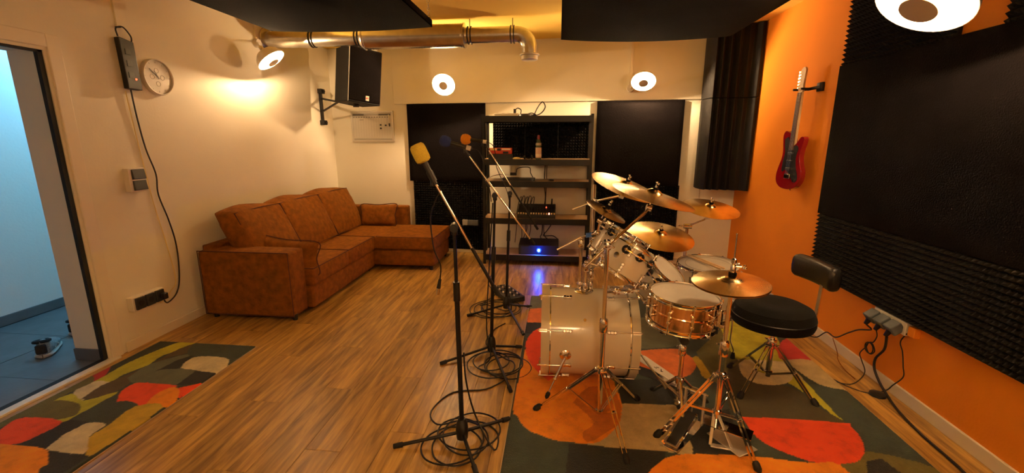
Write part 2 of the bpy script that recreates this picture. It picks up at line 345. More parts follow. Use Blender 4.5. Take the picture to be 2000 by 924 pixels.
# ---------------------------------------------------------------- rugs
PAL = dict(navy=(.008, .011, .012), teal=(.035, .055, .040), greygreen=(.13, .15, .09), dgreen=(.03, .045, .03), olive=(.15, .13, .025), dolive=(.06, .048, .014), brown=(.09, .06, .02),
           lime=(.56, .54, .03), yellow=(.66, .45, .03), cream=(.75, .66, .40), beige=(.60, .48, .24), orange=(1.0, .33, .010), dorange=(.68, .19, .008), coral=(.80, .20, .04), red=(1.0, .085, .015), crimson=(.55, .03, .03))
RUG_BIG=[('teal',[(-0.24,2.02),(0.19,2.01),(0.57,2.0),(0.54,1.87),(-0.24,1.78)]),
('navy',[(0.09,2.01),(0.57,2.0),(0.52,1.77),(0.06,1.72)]),
('greygreen',[(-0.24,4.22),(-0.1,4.23),(-0.1,3.85),(-0.23,3.83)]),
('coral',[(-0.23,3.83),(-0.08,3.85),(-0.08,3.53),(-0.23,3.52)]),
('navy',[(-0.23,3.52),(-0.01,3.54),(-0.01,3.32),(-0.24,3.3)]),
('beige',[(0.38,2.41),(0.4,2.4),(0.66,2.41),(0.72,2.41),(0.74,2.33),(0.73,2.18),(0.7,1.99),(0.57,2.0),(0.19,2.01),(0.25,2.07)]),
('olive',[(-0.1,2.68),(0.51,2.74),(0.44,2.41),(0.12,2.33)]),
('orange',[(-0.21,3.18),(-0.21,3.09),(-0.23,2.31),(-0.2,2.22),(-0.17,2.15),(-0.12,2.09),(-0.06,2.06),(0.01,2.03),(0.09,2.02),(0.2,2.02),(0.26,2.05),(0.31,2.11),(0.36,2.19),(0.39,2.28),(0.41,2.4),(0.4,2.55),(0.37,2.69),(0.21,2.78),(-0.08,2.85)]),
('red',[(-0.17,3.35),(-0.01,3.47),(-0.0,2.65),(-0.11,2.72),(-0.18,2.88),(-0.21,3.03),(-0.21,3.2)]),
('dorange',[(0.12,2.38),(0.23,2.56),(0.37,2.54),(0.4,2.4),(0.39,2.28),(0.36,2.19),(0.28,2.11),(0.19,2.03),(0.16,2.1),(0.23,2.2)]),
('navy',[(0.41,2.67),(0.85,2.71),(0.76,2.42),(1.03,2.44),(0.97,2.12),(1.0,2.01),(0.71,1.99),(0.72,2.12),(0.74,2.29),(0.72,2.42),(0.41,2.4)]),
('greygreen',[(0.63,3.7),(1.19,3.76),(1.04,3.27),(0.55,3.15)]),
('coral',[(0.58,3.07),(0.76,3.13),(0.95,3.15),(1.0,3.08),(1.0,2.95),(0.94,2.82),(0.86,2.73),(0.78,2.69),(0.71,2.73),(0.54,2.83)]),
('teal',[(1.12,3.59),(1.3,3.61),(1.06,3.05),(1.01,3.0),(0.97,3.16)]),
('olive',[(1.05,3.12),(1.47,3.62),(1.2,2.75),(1.02,2.73)]),
('yellow',[(0.99,3.02),(1.04,3.04),(1.04,2.73),(0.99,2.68)]),
('teal',[(0.78,2.67),(0.94,2.79),(1.03,2.67),(1.08,2.43),(0.76,2.41)]),
('lime',[(1.41,3.79),(1.54,3.97),(1.76,3.88),(1.77,3.48),(1.63,2.99),(1.64,2.43),(1.6,2.36),(1.58,2.48),(1.53,2.7),(1.45,2.81),(1.33,2.99),(1.3,3.1),(1.34,3.35)]),
('dolive',[(1.23,2.98),(1.35,3.03),(1.26,2.76),(1.41,2.72),(1.52,2.67),(1.55,2.49),(1.61,2.37),(1.59,2.34),(1.07,2.34),(1.08,2.6)]),
('cream',[(1.31,3.03),(1.61,3.03),(1.61,2.89),(1.53,2.76),(1.4,2.7),(1.28,2.73),(1.26,2.85)]),
('crimson',[(1.65,3.19),(1.74,3.34),(1.84,3.44),(1.91,3.47),(1.84,3.08),(1.62,3.05)]),
('beige',[(1.62,3.05),(1.83,3.07),(1.83,2.75),(1.86,2.66),(1.68,2.7),(1.61,2.81)]),
('teal',[(1.64,2.98),(1.7,2.74),(1.86,2.66),(1.85,2.41),(1.79,1.77),(1.36,1.73),(1.54,2.05),(1.65,2.26),(1.62,2.35),(1.62,2.54)]),
('olive',[(1.14,1.7),(1.36,2.02),(1.49,2.03),(1.58,2.11),(1.85,2.0),(1.79,1.77)]),
('red',[(1.07,2.34),(1.59,2.34),(1.63,2.31),(1.62,2.22),(1.58,2.12),(1.52,2.05),(1.45,2.01),(1.32,1.99),(1.22,2.02),(1.11,2.1),(1.07,2.19)]),
('orange',[(0.4,1.74),(0.47,1.86),(0.56,1.95),(0.66,1.99),(0.76,2.0),(1.0,2.01),(1.24,1.99),(1.39,1.99),(1.31,1.72),(0.48,1.61)]),
('navy',[(1.53,2.03),(1.62,2.06),(1.66,1.87),(1.36,1.73)]),
]
RUG_SMALL=[('dgreen',[(-3.1,2.59),(-3.1,2.91),(-2.87,2.9),(-2.99,2.66),(-3.0,2.43),(-3.08,2.45)]),
('crimson',[(-3.07,2.32),(-3.06,2.48),(-2.97,2.38),(-2.95,2.29)]),
('lime',[(-2.96,2.29),(-2.96,2.38),(-2.97,2.53),(-2.93,2.73),(-2.87,2.87),(-2.7,2.88),(-2.82,2.66),(-2.8,2.52),(-2.85,2.38),(-2.83,2.22)]),
('cream',[(-2.91,2.12),(-2.97,2.19),(-2.96,2.29),(-2.84,2.29),(-2.84,2.22),(-2.81,2.09)]),
('olive',[(-3.02,1.81),(-3.05,1.85),(-3.07,2.32),(-2.96,2.29),(-2.97,2.19),(-2.98,2.06),(-2.98,1.81)]),
('brown',[(-2.83,2.1),(-2.86,2.25),(-2.81,2.41),(-2.79,2.55),(-2.79,2.76),(-2.71,2.89),(-2.67,2.72),(-2.76,2.59),(-2.7,2.24),(-2.74,2.14)]),
('lime',[(-2.96,1.91),(-2.98,2.03),(-2.95,2.15),(-2.8,2.09),(-2.69,2.2),(-2.68,2.09),(-2.69,1.94),(-2.71,1.89)]),
('olive',[(-3.01,1.96),(-3.02,2.03),(-2.94,2.08),(-2.8,2.06),(-2.73,2.01),(-2.7,1.95),(-2.79,1.9),(-2.96,1.91)]),
('greygreen',[(-2.78,2.35),(-2.8,2.53),(-2.65,2.7),(-2.62,2.57),(-2.68,2.39),(-2.69,2.3)]),
('navy',[(-2.68,2.4),(-2.66,2.6),(-2.6,2.7),(-2.57,2.56),(-2.56,2.47)]),
('teal',[(-2.75,2.85),(-2.59,2.89),(-2.26,2.85),(-2.26,2.59),(-2.35,2.67),(-2.64,2.68)]),
('cream',[(-2.54,2.5),(-2.58,2.59),(-2.55,2.67),(-2.34,2.67),(-2.26,2.59),(-2.24,2.47),(-2.43,2.49)]),
('greygreen',[(-2.68,2.28),(-2.69,2.41),(-2.63,2.48),(-2.41,2.48),(-2.37,2.3),(-2.55,2.3)]),
('navy',[(-2.39,2.3),(-2.41,2.48),(-2.24,2.47),(-2.26,2.34)]),
('red',[(-2.59,2.1),(-2.67,2.2),(-2.67,2.3),(-2.55,2.31),(-2.39,2.3),(-2.38,2.27),(-2.4,2.14),(-2.39,2.08)]),
('red',[(-2.36,2.27),(-2.26,2.34),(-2.23,2.39),(-2.26,2.17)]),
('orange',[(-2.39,2.08),(-2.43,2.19),(-2.41,2.27),(-2.37,2.28),(-2.31,2.24),(-2.25,2.15),(-2.26,2.08)]),
('dgreen',[(-2.58,1.9),(-2.59,2.01),(-2.58,2.11),(-2.44,2.09),(-2.42,2.0),(-2.42,1.9)]),
('yellow',[(-2.42,1.9),(-2.44,2.07),(-2.27,2.08),(-2.27,1.68),(-2.32,1.69),(-2.42,1.78)]),
('cream',[(-2.56,1.69),(-2.58,1.8),(-2.56,1.9),(-2.44,1.9),(-2.43,1.8),(-2.32,1.68)]),
('navy',[(-2.75,1.71),(-2.71,1.77),(-2.71,1.89),(-2.67,1.92),(-2.56,1.91),(-2.58,1.8),(-2.55,1.69)]),
('red',[(-2.93,1.75),(-2.98,1.84),(-2.96,1.91),(-2.71,1.9),(-2.71,1.77),(-2.74,1.71),(-2.85,1.7)]),
('orange',[(-2.9,1.69),(-2.82,1.7),(-2.62,1.7),(-2.52,1.68),(-2.47,1.64),(-2.42,1.6),(-2.42,1.56),(-2.32,1.45),(-2.52,1.43)]),
('navy',[(-2.42,1.56),(-2.42,1.6),(-2.52,1.68),(-2.28,1.67),(-2.28,1.5)]),
]
def rug(name, label, x0, y0, x1, y1, polys, base, step=.007, sx=0):
    nx = int((x1 - x0) / step) + 1; ny = int((y1 - y0) / step) + 1
    gx, gy = np.meshgrid(np.linspace(x0, x1, nx), np.linspace(y0, y1, ny)); X = gx.ravel(); Y = gy.ravel()
    c = np.tile(np.array(PAL[base]), (X.size, 1))
    for k, P in polys:
        P = np.array(P); ins = np.zeros(X.size, bool)
        Q = np.array(catmull([(*p, 0) for p in list(P) + [P[0]]], 3))[:-1, :2] if k not in ('navy',) else P
        for a, b in zip(Q, np.roll(Q, -1, 0)):
            cr = ((a[1] > Y) != (b[1] > Y))
            with np.errstate(divide='ignore', invalid='ignore'): xi = (b[0] - a[0]) * (Y - a[1]) / (b[1] - a[1]) + a[0]
            ins ^= cr & (X < xi)
        c[ins] = PAL[k]
    rs = np.random.RandomState(3); Z = .013 + rs.rand(X.size) * .0016
    ed = (X - x0 < .004) | (x1 - X < .004) | (Y - y0 < .004) | (y1 - Y < .004); Z[ed] = .004
    V3 = np.stack([X - (x0 + x1) / 2, Y - (y0 + y1) / 2, Z], 1)
    i = np.arange(nx * ny).reshape(ny, nx); F = np.stack([i[:-1, :-1], i[:-1, 1:], i[1:, 1:], i[1:, :-1]], -1).reshape(-1, 4)
    me = bpy.data.meshes.new(name); me.vertices.add(len(V3)); me.vertices.foreach_set('co', V3.ravel())
    me.loops.add(F.size); me.loops.foreach_set('vertex_index', F.ravel()); me.polygons.add(len(F))
    me.polygons.foreach_set('loop_start', np.arange(0, F.size, 4)); me.polygons.foreach_set('loop_total', np.full(len(F), 4)); me.update()
    at = me.color_attributes.new('pile', 'FLOAT_COLOR', 'POINT'); at.data.foreach_set('color', np.concatenate([c, np.ones((len(c), 1))], 1).ravel())
    me.materials.append(MT['rug'])
    root = thing(name, label, 'rug', ((x0 + x1) / 2, (y0 + y1) / 2, 0))
    o = bpy.data.objects.new('pile', me); COL.objects.link(o); o.parent = root
    mm().box(x0 - .004, y0 - .004, .001, x1 + .004, y1 + .004, .006).build('binding', 'board', root, flat=True)
rug('large_rug', 'large rug with rounded orange, red, cream and green shapes, under the drum kit', -.24, 1.15, 1.835, 4.19, RUG_BIG, 'teal')
rug('small_rug', 'small runner rug with colourful rounded shapes in front of the doorway', -3.045, 1.35, -2.252, 2.87, RUG_SMALL, 'dgreen', .006)

# ---------------------------------------------------------------- sofa
sofa = thing('corner_sofa', 'L-shaped brown suede corner sofa with three back cushions against the left wall', 'sofa', (-2.5, 4.6, 0))
def pad(x0, y0, z0, x1, y1, z1, name, parent=sofa, bev=.02, puff=.0, mat='suede', lab=None):
    n = 10; m = M(); vs = []; fs = []
    # box with gridded faces, corners rounded by bevel, faces gently puffed
    C = V(((x0 + x1) / 2, (y0 + y1) / 2, (z0 + z1) / 2)); H = V(((x1 - x0) / 2, (y1 - y0) / 2, (z1 - z0) / 2))
    idx = {}
    for ax in range(3):
        for sg in (-1, 1):
            for i in range(n + 1):
                for j in range(n + 1):
                    a = -1 + 2 * i / n; b = -1 + 2 * j / n; p = [0, 0, 0]; p[ax] = sg; p[(ax + 1) % 3] = a; p[(ax + 2) % 3] = b; k = tuple(round(q, 4) for q in p)
                    if k not in idx:
                        idx[k] = len(vs); q = V(p); w_ = [(1 - q[(t + 1) % 3] ** 2) * (1 - q[(t + 2) % 3] ** 2) for t in range(3)]
                        vs.append(C + V((q.x * (H.x + puff * w_[0] * (abs(q.x) == 1)), q.y * (H.y + puff * w_[1] * (abs(q.y) == 1)), q.z * (H.z + puff * w_[2] * (abs(q.z) == 1)))))
            def K(i, j):
                p = [0, 0, 0]; p[ax] = sg; p[(ax + 1) % 3] = -1 + 2 * i / n; p[(ax + 2) % 3] = -1 + 2 * j / n; return idx[tuple(round(q, 4) for q in p)]
            for i in range(n):
                for j in range(n):
                    f = (K(i, j), K(i + 1, j), K(i + 1, j + 1), K(i, j + 1)); fs.append(f if sg > 0 else f[::-1])
    return m, vs, fs, name, parent, bev, mat
def put(t, fn=None, lab=None):
    m, vs, fs, name, parent, bev, mat = t
    if fn: vs = [fn(V(p)) for p in vs]
    m.add(vs, fs); return m.build(name, mat, parent, bevel=bev, label=lab)
def pipe_rect(parent, P, r=.006, close=True):
    mm().tube([V(p) for p in P] + ([V(P[0])] if close else []), r, 6).build('piping', 'suede_dark', parent)
arm = put(pad(-3.07, 3.365, .03, -2.245, 3.60, .605, 'armrest', puff=.006))
pipe_rect(arm, [(-3.065, 3.362, .04), (-3.065, 3.362, .608), (-2.245, 3.362, .608), (-2.245, 3.362, .04)], .005)
put(pad(-3.09, 3.45, .10, -2.97, 5.72, .64, 'back_frame', puff=.004))
base = put(pad(-2.97, 3.60, .03, -2.19, 4.97, .24, 'seat_base', puff=.004))
for (a, b) in ((3.605, 4.30), (4.305, 4.955)):
    c = put(pad(-2.75, a, .24, -2.175, b, .405, 'seat_cushion', puff=.012))
    pipe_rect(c, [(-2.172, a, .405), (-2.172, b, .405), (-2.68, b, .408), (-2.68, a, .408)], .004)
ch = put(pad(-2.97, 4.965, .05, -1.45, 5.70, .245, 'chaise_base', puff=.004))
c = put(pad(-2.97, 4.955, .25, -1.44, 5.74, .405, 'chaise_cushion', puff=.012))
pipe_rect(c, [(-2.15, 4.952, .405), (-1.437, 4.952, .405), (-1.437, 5.73, .405), (-2.15, 5.73, .405)], .004)
put(pad(-3.0, 5.745, .06, -2.03, 5.88, .655, 'chaise_backrest', puff=.005))
def lean(x0, z0, h):
    return lambda p: V((p.x - (p.z - z0) * .42, p.y, p.z)) + V((0, 0, 0))
for (a, b, r) in ((3.56, 4.20, .015), (4.21, 4.93, .0), (4.94, 5.66, -.01)):
    c = put(pad(-2.80, a, .42, -2.58, b, .90, 'back_cushion', bev=.03, puff=.05), lambda p: V((p.x - (p.z - .42) * .45 - .02, p.y, p.z + .012 * math.sin(p.y * 9))))
    X = lambda z, f: (-2.58 if f else -2.80) - (z - .42) * .45 - .02
    P = [(X(.43, 1) + .0, a, .43), (X(.905, 1) - .01, a, .905), (X(.905, 1) - .01, b, .905), (X(.43, 1), b, .43)]
    pipe_rect(c, [V(P[0]), V(P[1]), (P[1][0], (a + b) / 2, .912), V(P[2]), V(P[3])], .005)
for x, y in ((-2.26, 3.40), (-3.0, 3.40), (-1.50, 5.0), (-1.50, 5.65), (-2.25, 4.9), (-3.0, 5.6)):
    mm().cyl((x, y, 0), (x, y, .055), .02, .025).build('leg', 'black', sofa)
def throw_pillow(label, c, ax, ay, w, h, t):
    ax = V(ax).normalized(); ay = V(ay).normalized(); az = ax.cross(ay); c = V(c); n = 14; m = M(); vs = []; fs = []
    for sg in (1, -1):
        for i in range(n + 1):
            for j in range(n + 1):
                a = -1 + 2 * i / n; b = -1 + 2 * j / n
                k = max(0, (1 - a ** 4) * (1 - b ** 4)) ** .6; pin = 1 - .08 * (1 - a * a) * abs(b) ** 3 ; pin2 = 1 - .06 * (1 - b * b) * abs(a) ** 3
                vs.append(c + ax * (a * w / 2 * pin2) + ay * (b * h / 2 * pin) + az * (sg * k * t / 2 * (1 + .08 * math.sin(5 * a + 3 * b))))
        o = 0 if sg > 0 else (n + 1) ** 2
        for i in range(n):
            for j in range(n):
                q = (o + i * (n + 1) + j, o + (i + 1) * (n + 1) + j, o + (i + 1) * (n + 1) + j + 1, o + i * (n + 1) + j + 1); fs.append(q if sg > 0 else q[::-1])
    m.add(vs, fs); root = thing('throw_pillow', label, 'cushion', c - V((0, 0, h / 2)), 'throw pillows on the sofa')
    m.build('cover', 'suede', root)
    E_ = [c + ax * (a * w / 2) + ay * (b * h / 2) for a, b in ((-1, -1), (0, -.95), (1, -1), (.94, 0), (1, 1), (0, .95), (-1, 1), (-.94, 0), (-1, -1))]
    mm().tube(catmull(E_, 5), .005, 6).build('piping', 'suede_dark', root)
throw_pillow('small brown suede pillow standing on the chaise against its backrest', (-2.39, 5.63, .55), (1, -.02, .03), (.02, .25, 1), .50, .29, .13)
throw_pillow('small brown suede pillow leaning low behind the near armrest', (-2.47, 3.70, .50), (1, .02, -.10), (0, .20, 1), .60, .30, .13)

# ---------------------------------------------------------------- acoustic foam and felt
def foam_tile(o, u, v, n, w_, h_, label, nu=15, nv=15, dep=.035, grp='pyramid foam tiles'):
    """backing slab with a sheet of pyramids; o lower corner, u/v in plane, n out of the wall"""
    o = V(o); u = V(u).normalized(); v = V(v).normalized(); n = V(n).normalized()
    root = mm().prism([(0, 0), (w_, 0), (w_, h_), (0, h_)], o, u, v, n, .02).build('foam_tile', 'foam', None, label, 'acoustic foam', grp)
    m = M(); vs = []; fs = []; pu = w_ / nu; pv = h_ / nv
    for i in range(nu + 1):
        for j in range(nv + 1): vs.append(o + u * (i * pu) + v * (j * pv) + n * .02)
    for i in range(nu):
        for j in range(nv):
            k = len(vs); vs.append(o + u * ((i + .5) * pu) + v * ((j + .5) * pv) + n * (.02 + dep))
            a = i * (nv + 1) + j; q = (a, a + nv + 1, a + nv + 2, a + 1)
            for t in range(4): fs.append((q[t], q[(t + 1) % 4], k))
    m.add(vs, fs).build('foam_pyramids', 'foam', root, kind='stuff', flat=True)
    return root
posn = ['farthest tile of the lower foam row on the orange wall', 'second tile from the back of the lower foam row on the orange wall', 'third tile from the back of the lower foam row on the orange wall',
        'fourth tile from the back of the lower foam row on the orange wall', 'near tile of the lower foam row beside the orange wall edge of frame', 'nearest lower foam tile on the orange wall']
for i in range(5):
    foam_tile((XR, 3.71 - .495 * i, .482), (0, -1, 0), (0, 0, 1), (-1, 0, 0), .49, .49, 'black foam, ' + posn[i], grp='lower foam row on the orange wall')
for (y, s, t) in ((3.70, .48, 'far left tile above the felt, beside the guitar'), (3.215, .47, 'tile above the felt, left of the big lamp'), (2.475, .48, 'tile right of the bare orange gap'), (1.99, .48, 'near tile above the felt')):
    foam_tile((XR, y, 2.075), (0, -1, 0), (0, 0, 1), (-1, 0, 0), s, .49, 'black pyramid foam high on the wall, ' + t, nu=14, grp='upper foam row on the orange wall')
def felt(corner, u, v, n, w_, h_, t, name, label, parent=None, wav=.004, seedv=0, nu=30, nv=24, sagf=None):
    m = M(); vs = []; fs = []; o = V(corner); u = V(u); v = V(v); n = V(n); rs = random.Random(seedv); ph = [rs.uniform(0, 6) for _ in range(6)]
    for i in range(nu + 1):
        for j in range(nv + 1):
            a = i / nu; b = j / nv; e = min(a, 1 - a, b, 1 - b); k = min(1, e * 12)
            z = t * (1 if e > 0 else .75) + k * wav * (math.sin(a * 7 + ph[0] + b * 3) + math.sin(b * 9 + ph[1] - a * 2) * .7) + (sagf(a, b) if sagf else 0)
            vs.append(o + u * (a * w_) + v * (b * h_) + n * z)
    for i in range(nu):
        for j in range(nv):
            a = i * (nv + 1) + j; fs.append((a, a + nv + 1, a + nv + 2, a + 1))
    k = len(vs); bd = [i * (nv + 1) for i in range(nu + 1)] + [nu * (nv + 1) + j for j in range(1, nv + 1)] + [i * (nv + 1) + nv for i in range(nu - 1, -1, -1)] + [j for j in range(nv - 1, 0, -1)]
    for q in bd:
        p = V(vs[q]); d = (p - o).dot(n); vs.append(p - n * d)
    for i in range(len(bd)):
        i2 = (i + 1) % len(bd); fs.append((bd[i], k + i, k + i2, bd[i2]))
    fs.append(tuple(k + i for i in range(len(bd))))
    return m.add(vs, fs).build(name, 'cloth', parent, label, 'acoustic panel' if parent is None else None)
felt((XR, 3.72, .975), (0, -1, 0), (0, 0, 1), (-1, 0, 0), 2.72, 1.108, .05, 'felt_panel', 'wide black felt absorber panel on the orange wall between two foam rows', seedv=2)
felt(W(1.143, .985), WU, (0, 0, 1), WN, 1.075, 1.015, .06, 'felt_panel', 'square black felt panel on the back wall left of the metal shelf', seedv=3)
felt(W(3.64, .985), WU, (0, 0, 1), WN, 1.01, 1.015, .06, 'felt_panel', 'square black felt panel on the back wall right of the shelf, under a lamp', seedv=4)
for i, s in enumerate((1.18, 1.70)):
    for j, z in enumerate((.045, .52)):
        foam_tile(W(s, z), WU, (0, 0, 1), WN, .518, .472, 'black pyramid foam left of the shelf, %s %s tile' % (('upper', 'lower')[1 - j], ('left', 'right')[i]), grp='foam tiles left of the shelf')
for i, s in enumerate((3.67, 4.17)):
    for j, z in enumerate((.045, .52)):
        foam_tile(W(s, z), WU, (0, 0, 1), WN, .498, .472, 'black pyramid foam behind the cymbals, right of the shelf, %s %s tile' % (('upper', 'lower')[1 - j], ('left', 'right')[i]), grp='foam tiles right of the shelf')
for i, s in enumerate((2.32, 2.745, 3.17)):
    foam_tile(W(s, 1.30), WU, (0, 0, 1), WN, .42, .46, 'black pyramid foam behind the top shelf bay, %s' % ('left third', 'middle, behind the bottle', 'right third')[i], nu=12, nv=13, grp='foam tiles behind the top bay')
# corner bass trap: fluted foam hung across the right back corner
bt = thing('bass_trap', 'tall fluted black foam bass trap hanging in the right back corner', 'acoustic foam', (1.88, 5.30, .985))
prof = [(1.63, 5.52), (1.615, 5.40), (1.63, 5.26), (1.66, 5.21), (1.69, 5.26), (1.725, 5.20), (1.76, 5.255), (1.80, 5.19), (1.845, 5.255), (1.885, 5.19), (1.93, 5.24), (1.975, 5.19), (2.02, 5.20), (2.07, 5.12), (2.105, 5.13), (2.105, 5.50)]
mm().prism(prof, (0, 0, .985), (1, 0, 0), (0, 1, 0), (0, 0, 1), 1.0).build('lower_block', 'foam', bt, bevel=.006)
mm().prism(prof, (0, 0, 1.989), (1, 0, 0), (0, 1, 0), (0, 0, 1), .745).build('upper_block', 'foam', bt, bevel=.006)
mm().box(1.70, 5.50, .80, 1.71, 5.52, .985).build('wall_strap', 'aluminium', bt)
# suspended ceiling absorbers
def ceiling_panel(label, x0, x1, y0, y1, z, sag, seedv, chains):
    root = thing('ceiling_absorber', label, 'acoustic panel', ((x0 + x1) / 2, (y0 + y1) / 2, z), 'cloth ceiling absorbers')
    fr = mm().box(x0, y0, z, x1, y0 + .03, z + .05).box(x0, y1 - .03, z, x1, y1, z + .05).box(x0, y0, z, x0 + .03, y1, z + .05).box(x1 - .03, y0, z, x1, y1, z + .05).box(x0, y0, z + .045, x1, y1, z + .05)
    fr.build('frame', 'cloth', root)
    felt((x0, y0, z + .01), (1, 0, 0), (0, 1, 0), (0, 0, -1), x1 - x0, y1 - y0, .012, 'cloth_cover', None, root, .004, seedv, 28, 36, sagf=lambda a, b: sag * math.sin(math.pi * a) ** .8 * (.35 + .65 * math.sin(math.pi * b) ** .7))
    for cx, cy in chains:
        nl = int((ZC - z - .05) / .028); c = mm()
        for i in range(nl):
            zz = z + .06 + i * .028; d = (1, 0, 0) if i % 2 else (0, 1, 0); c.ring((cx, cy, zz + .01), d, .011, .0022, 10, 5)
        c.ring((cx, cy, z + .052), (0, 1, 0), .016, .003, 12, 5)
        c.build('chain', 'steel', root)
ceiling_panel('black cloth absorber hanging under the ceiling, left of the pipe gap', -2.33, -1.0, 1.5, 3.62, 2.40, .055, 5, ((-2.2, 3.52), (-1.02, 3.60), (-1.02, 1.7), (-2.2, 1.7)))
ceiling_panel('black cloth absorber sagging under the ceiling, above the drum kit', 0.0, 1.425, 1.6, 4.17, 2.40, .085, 6, ((.06, 4.10), (1.36, 4.10), (.06, 1.7), (1.36, 1.7)))

# ---------------------------------------------------------------- ventilation duct
dz = 2.585; dy = 4.78
duct = thing('ventilation_duct', 'silver galvanised ventilation duct with thick silencer section under the ceiling', 'duct', (-1.6, dy, dz))
def ribs(x0, x1, r, amp, pitch):
    n = int((x1 - x0) / pitch); P = []
    for i in range(n): P += [(r, x0 + i * pitch), (r + amp, x0 + i * pitch + pitch * .5)]
    return P + [(r, x1)]
def hx(o, prof, seg=36): return mm().lathe(o, (1, 0, 0), prof, seg, True)
hx((-3.157, dy, dz), [(.085, 0), (.085, .52)]).build('pipe', 'steel', duct)
mm().lathe((-3.15, dy, dz), (1, 0, 0), [(.12, 0), (.12, .012), (.09, .02)], 30).build('wall_flange', 'steel', duct)
hx((-2.62, dy, dz), ribs(.0, .52, .078, .0012, .09)).build('pipe', 'steel', duct)
hx((-2.06, dy, dz), [(.08, -.04), (.118, 0), (.122, .012)] + [(r, h) for r, h in ribs(.02, 1.06, .113, .004, .028)] + [(.122, 1.065), (.122, 1.08), (.08, 1.085), (.078, 1.10)]).build('silencer', 'steel', duct)
hx((-.96, dy, dz), ribs(0, .52, .078, .0012, .15)).build('pipe', 'steel', duct)
el = mm(); pts = [(-.45 + .135 * math.sin(t), dy, dz - .135 + .135 * math.cos(t)) for t in [math.pi / 2 * i / 7 for i in range(8)]]
el.tube([(-.455, dy, dz)] + pts[0:] + [(pts[-1][0], dy, pts[-1][2] - .06)], .078, 24).build('elbow', 'steel', duct)
ex = pts[-1][0]; ez = pts[-1][2] - .05
mm().lathe((ex, dy, ez), (0, 0, -1), [(.085, 0), (.10, .008), (.10, .018), (.084, .024), (.084, .06), (.074, .066)], 28).build('outlet_collar', 'aluminium', duct)
for x in (-2.62, -2.12, -.93, -.49):
    c = mm().ring((x - .016, dy, dz), (1, 0, 0), .083, .006, 30, 6).ring((x + .016, dy, dz), (1, 0, 0), .083, .006, 30, 6).build('clamp_ring', 'blackmetal', duct)
    mm().cyl((x, dy, dz + .08), (x, dy, ZC), .004).build('hanger', 'blackmetal', c)

# ---------------------------------------------------------------- wall lamps
def ring_mat(k):  # self-lit bowl material, imitates bulb light thrown back by the bowl
    m = bpy.data.materials.new('lamp_bowl_glow'); m.use_nodes = True; b = m.node_tree.nodes['Principled BSDF']
    b.inputs['Base Color'].default_value = (.9, .85, .75, 1); b.inputs['Emission Color'].default_value = (*WARM, 1); b.inputs['Emission Strength'].default_value = LAMP_POWER
    m.node_tree.nodes['Principled BSDF'].inputs['Emission Strength'].default_value = LAMP_POWER * k
    return m
DIFF = {k: ring_mat(k) for k in (1., .5, 1.5, .6)}
def base_v(b): return V(b)
def lamp(label, c, d, D, base, bn, conduit=True, power=1.):
    c = V(c); d = V(d).normalized(); R = D / 2
    root = thing('wall_lamp', label, 'lamp', base, 'white bowl lamps')
    prof = [(.02, -R * .80), (R * .30, -R * .78), (R * .62, -R * .66), (R * .86, -R * .40), (R * .97, -R * .15), (R, 0), (R * .98, 0), (R * .94, -R * .15), (R * .83, -R * .38), (R * .60, -R * .60), (R * .28, -R * .72), (.015, -R * .74)]
    mm().lathe(c, d, prof, 40, False).build('lamp_shade', 'white_metal', root)
    mm().lathe(c, d, [(R * .955, -R * .07), (R * .92, -R * .16), (R * .81, -R * .385), (R * .58, -R * .585), (R * .30, -R * .70), (R * .10, -R * .72)], 40, False).build('reflector', DIFF[power], root)
    mm().cyl(c - d * (R * .70), c + d * (R * .20), R * .05).build('cap_stem', 'white_metal', root)
    mm().lathe(c, d, [(.001, R * .19), (R * .39, R * .19), (R * .385, R * .22), (R * .22, R * .235), (.001, R * .24)], 28, False).build('lamp_cap', 'cap_tan', root)
    l = bpy.data.lights.new('lamp_bulb', 'POINT'); l.energy = BULB_WATT * power; l.color = WARM; l.shadow_soft_size = .02
    b = bpy.data.objects.new('lamp_bulb', l); COL.objects.link(b); b.parent = root; b.location = c + d * (R * .10) + V(bn) * .0 - base_v(base)
    k = c - d * (R * .78); base = V(base)
    mm().cyl(k, k - d * .05, .022, .018).build('neck', 'white_metal', root)
    mid = k - d * .05
    mm().spline([mid, (mid + base) / 2 + V((0, 0, .015)), base + V(bn) * .04], .008).build('arm', 'white_metal', root)
    mm().cyl(base + V(bn) * -.0, base + V(bn) * .04, .045, .04, 20).build('wall_plate', 'white_metal', root)
    if conduit:
        u = V(bn).cross(V((0, 0, 1)))
        mm().obox((base.x + bn[0] * .012, base.y + bn[1] * .012, (base.z + ZC) / 2 + .02), u, bn, (0, 0, 1), .03, .022, ZC - base.z - .04).build('conduit', 'trim', root)
lamp('white bowl lamp on the left wall, above the sofa', (-2.86, 4.385, 2.31), (.60, .10, -.79), .285, (XL, 4.60, 2.52), (1, 0, 0), power=.5)
b1 = W(1.72, 2.24, .022); lamp('white bowl lamp on the back wall, above the left felt panel', (-1.40, 5.48, 2.187), (.05, -.85, -.53), .275, b1, tuple(WN), False)
b2 = W(4.02, 2.14, .022); lamp('white bowl lamp on the back wall, above the right felt panel', (.935, 5.345, 2.18), (-.08, -.66, -.75), .27, b2, tuple(WN))
lamp('large white bowl lamp by the orange wall, cut off by the top of the frame', (1.66, 2.40, 2.165), (-.54, -.14, -.83), .40, (XR, 2.6, 2.45), (-1, 0, 0), power=.6)
# the same lamp on the wall behind the camera lights the front of the kit
lamp('white bowl lamp on the wall behind the viewer', (.35, -.90, 2.20), (-.05, .80, -.60), .285, (.35, -1.25, 2.32), (0, 1, 0), power=1.5)
